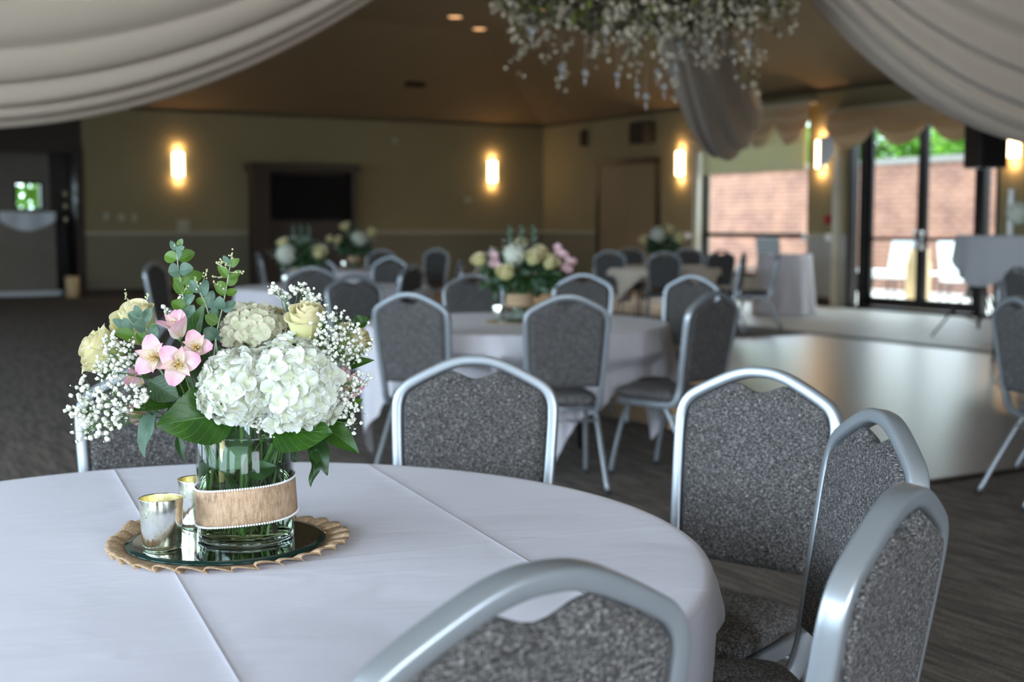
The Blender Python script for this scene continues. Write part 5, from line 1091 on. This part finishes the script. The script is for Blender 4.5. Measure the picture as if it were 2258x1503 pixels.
for i, (x0, y0, x1, y1, w, Y0, Y1, lab) in enumerate([(480, 1040, 548, 985, 60, 2.235, 2.225, 'green leaf pressed against the inside of the vase above the water'), (470, 960, 560, 975, 70, 2.25, 2.24, 'dark leaf inside the vase just under its rim'), (540, 1050, 612, 1028, 50, 2.26, 2.24, 'leaf floating on the water at the right inside the vase'), (440, 1060, 470, 1010, 40, 2.27, 2.26, 'dark leaf inside the vase at the left'), (560, 1010, 585, 960, 40, 2.30, 2.30, 'dark leaf at the back of the vase')]):
    a, b = at(x0, y0, Y0), at(x1, y1, Y1); mb = MB(); leaf(mb, (0, 0, 0), b - a, w / 2850 * 2.2, (0, -1, .35), .06, .1); o = mb.obj('inner_leaf', M['leaf_dark' if i % 2 else 'leaf']); o.location = a; tag(o, lab, 'leaf', 'leaves inside the near vase')

# ------------------------------------------------------------------ far centrepieces
mr_ = MB(); rose_mesh(mr_, (0, 0, 0), (0, 0, 1), .040, .06, 3, 11); me_rose = mr_
def far_center(cx, cy, z, s, seed, where, blooms, full=True, burl=True):
    rnd = random.Random(seed); base = Vector((cx, cy, z))
    if full:
        t = thing('burlap_doily', 'tan burlap doily under the vase ' + where, 'placemat', base, 0, 'far burlap doilies'); mb = MB()
        mb.lathe([(.001, .0006), (.20, .0006), (.205, .006), (.19, .0075), (.001, .004)], n=48); mb.obj('ruffle', M['burlap_mat'], t)
        mb = MB(); mb.lathe([(.001, .0078), (.155, .0078), (.16, .011), (.001, .0125)], n=48); o = mb.obj('round_mirror', M['mirror']); o.location = base; tag(o, 'round mirror under the vase ' + where, 'mirror', 'far mirrors')
        votive(base + Vector((-.17 + .05, -.06, .0128)), 'mercury glass votive holder beside the vase ' + where, 'far votives')
    zb = base + Vector((0, 0, .0128 if full else 0))
    t = thing('glass_vase', 'glass cylinder vase with burlap band ' + where, 'vase', zb, 0, 'far vases')
    mb = MB(); mb.lathe([(.001, 0), (.078, 0), (.08, .004), (.08, .19), (.077, .19), (.077, .01), (.001, .008)], n=32); mb.obj('glass_body', M['vase_glass'], t)
    mb = MB(); mb.lathe([(.0815, .085), (.0815, .155), (.0805, .155), (.0805, .085)], n=32); mb.obj('burlap_band', M['burlap_mat'], t)
    mb = MB()
    for i in range(9): a = i * .7; mb.tube([(.05 * cos(a), .05 * sin(a), .012), (-.03 * cos(a), -.03 * sin(a), .2), (-.02 * cos(a), .02 * sin(a), .26)], .004, 5)
    st_ = mb.obj('cut_greenery', M['stem'], None); st_.location = zb; tag(st_, 'green cut stems standing in the vase ' + where, 'stem', 'far flower stems')
    fm = MB(); gm = MB()
    for i in range(330):
        d = Vector((rnd.gauss(0, 1), rnd.gauss(0, 1), rnd.gauss(0, .8))).normalized(); k_ = rnd.uniform(.4, 1.0); p = Vector((d.x * .22 * k_, d.y * .18 * k_, .30 + d.z * .12 * k_ - .05 * abs(d.x)))
        e = (d + Vector((rnd.gauss(0, .4), rnd.gauss(0, .4), rnd.gauss(0, .4)))).normalized(); leaf(fm if i % 4 else gm, p, p + e * rnd.uniform(.04, .085), .032, (0, -1, .4), .2, .2, nu=2, nv=4)
    for k_ in range(3):
        bx = [-.06, .08, .01][k_]
        for i in range(7): zz = .40 + .021 * i; leaf(gm, (bx, 0, zz), (bx + (.026 if i % 2 else -.026) * (1 - i * .08), -.01, zz + .026), .017, (0, -1, .3), nu=4, nv=6)
        gm.tube([(bx, 0, .3), (bx, 0, .55)], .002, 4)
    o = thing('greenery', 'dark leaves and eucalyptus tips filling the bouquet ' + where, 'foliage', zb, 0, 'far greenery'); tag(fm.obj('foliage', M['leaf_dark'], o), kind='stuff'); tag(gm.obj('foliage', M['leaf_grey'], o), kind='stuff')
    bm_ = MB()
    for i in range(150):
        a_ = rnd.choice([(-.16, .38), (.05, .40), (.2, .36), (-.05, .42), (.12, .26), (-.2, .28)]); bm_.ball((a_[0] + rnd.gauss(0, .03), -.03 + rnd.gauss(0, .05), a_[1] + rnd.gauss(0, .02)), .0048, 5, 4)
    o = bm_.obj('babys_breath', M['breath']); o.location = zb; tag(o, 'baby\'s breath sprays in the bouquet ' + where, 'flower', 'far baby\'s breath')
    for kind, px, py, Y, r, lab in blooms:
        p = at(px, py, Y)
        if kind == 'r': r *= 1.18; rose(p, (p.x - cx, -.25, .35), r, r * 1.7, lab, zb + Vector((0, 0, .17)), seed + px, 'roses in the far bouquets', npet=12)
        elif kind == 'h':
            tt = thing('hydrangea', lab, 'flower', p, 0, 'hydrangeas in the far bouquets'); mb = MB(); n = 60
            for i in range(n):
                zz = 1 - 2 * (i + .5) / n; a = i * 2.4; q_ = sqrt(1 - zz * zz); d = Vector((q_ * cos(a), q_ * sin(a), zz)); F = Matrix.Translation(d * r * rnd.uniform(.9, 1.05)) @ frame_to(d, roll=rnd.uniform(0, 6))
                for j in range(4): petal(mb, F @ Matrix.Rotation(j * pi / 2, 4, 'Z'), r * .30, r * .32, .2, -.3, .1, nu=2, nv=3, q=.4, base=.3)
            mb.obj('petals', M['hydrangea'], tt); mb = MB(); mb.tube([(0, 0, 0), zb + Vector((0, 0, .17)) - p], .004, 6); mb.obj('stem', M['stem'], tt)
        else:
            tt = thing('alstroemeria', lab, 'flower', p, 0, 'pink flowers in the far bouquets'); mb = MB()
            for b_ in range(5):
                F = Matrix.Translation((rnd.gauss(0, .02), rnd.gauss(0, .015), rnd.gauss(0, .03))) @ frame_to((rnd.uniform(-.5, .5), -1, .3))
                for j in range(6): petal(mb, F @ Matrix.Rotation(j * 1.047, 4, 'Z'), .034, .02, .9, -.6, .2, nu=2, nv=4)
            mb.obj('petals', M['pink'], tt); mb = MB(); mb.tube([(0, 0, 0), zb + Vector((0, 0, .17)) - p], .003, 5); mb.obj('stem', M['stem'], tt)
far_center(.045, 7.50, TZ + .0008, 1, 41, 'on the second table', [
    ('r', 1057, 574, 7.35, .040, 'cream rose at the left of the second table bouquet'), ('r', 1115, 601, 7.28, .048, 'cream rose lowest at the front of the second table bouquet'),
    ('h', 1135, 562, 7.38, .062, 'white hydrangea in the middle of the second table bouquet'), ('r', 1176, 569, 7.30, .046, 'cream rose right of the hydrangea in the second table bouquet'),
    ('r', 1212, 578, 7.33, .045, 'cream rose at the right of the second table bouquet'), ('r', 1192, 556, 7.45, .040, 'cream rose highest at the right of the second table bouquet'),
    ('r', 1150, 537, 7.5, .034, 'yellowish rose at the top of the second table bouquet'),
    ('p', 1088, 576, 7.36, .03, 'pink flowers left of the hydrangea on the second table'), ('p', 1238, 562, 7.42, .03, 'pink flowers at the right end of the second table bouquet'), ('p', 1252, 590, 7.42, .03, 'pink flowers trailing low right on the second table')])
far_center(-1.92, 11.75, TZ + .0008, 1, 52, 'on the third table', [
    ('h', 632, 560, 11.6, .085, 'white hydrangea at the left of the third table bouquet'), ('r', 703, 557, 11.6, .062, 'cream rose at the right of the third table bouquet'), ('r', 625, 536, 11.65, .05, 'cream rose above the hydrangea on the third table')])
far_center(-2.0, 16.4, TZ + .0008, 1, 63, 'on the fourth table', [
    ('h', 792, 527, 16.3, .095, 'white hydrangea in the middle of the fourth table bouquet'), ('r', 762, 500, 16.35, .06, 'small cream rose at the top of the fourth table bouquet'), ('r', 745, 530, 16.3, .055, 'cream rose at the left of the fourth table bouquet'), ('r', 820, 512, 16.3, .06, 'cream rose at the right of the fourth table bouquet'), ('r', 727, 526, 16.3, .045, 'small blush rose at the far left of the fourth table bouquet')])
far_center(1.98, 17.2, TZ + .0008, 1, 74, 'on the fifth table', [
    ('r', 1420, 530, 17.1, .06, 'pale rose at the left of the fifth table bouquet'), ('h', 1452, 517, 17.1, .10, 'beige hydrangea in the middle of the fifth table bouquet'), ('r', 1498, 524, 17.1, .075, 'yellow-green rose at the right of the fifth table bouquet'), ('r', 1475, 505, 17.15, .06, 'cream rose at the top of the fifth table bouquet')])
far_center(5.02, 11.9, 1.2285, 1, 85, 'on the high table at the right edge', [('h', 2246, 470, 11.75, .10, 'white hydrangea at the right edge on the high table')], full=False)
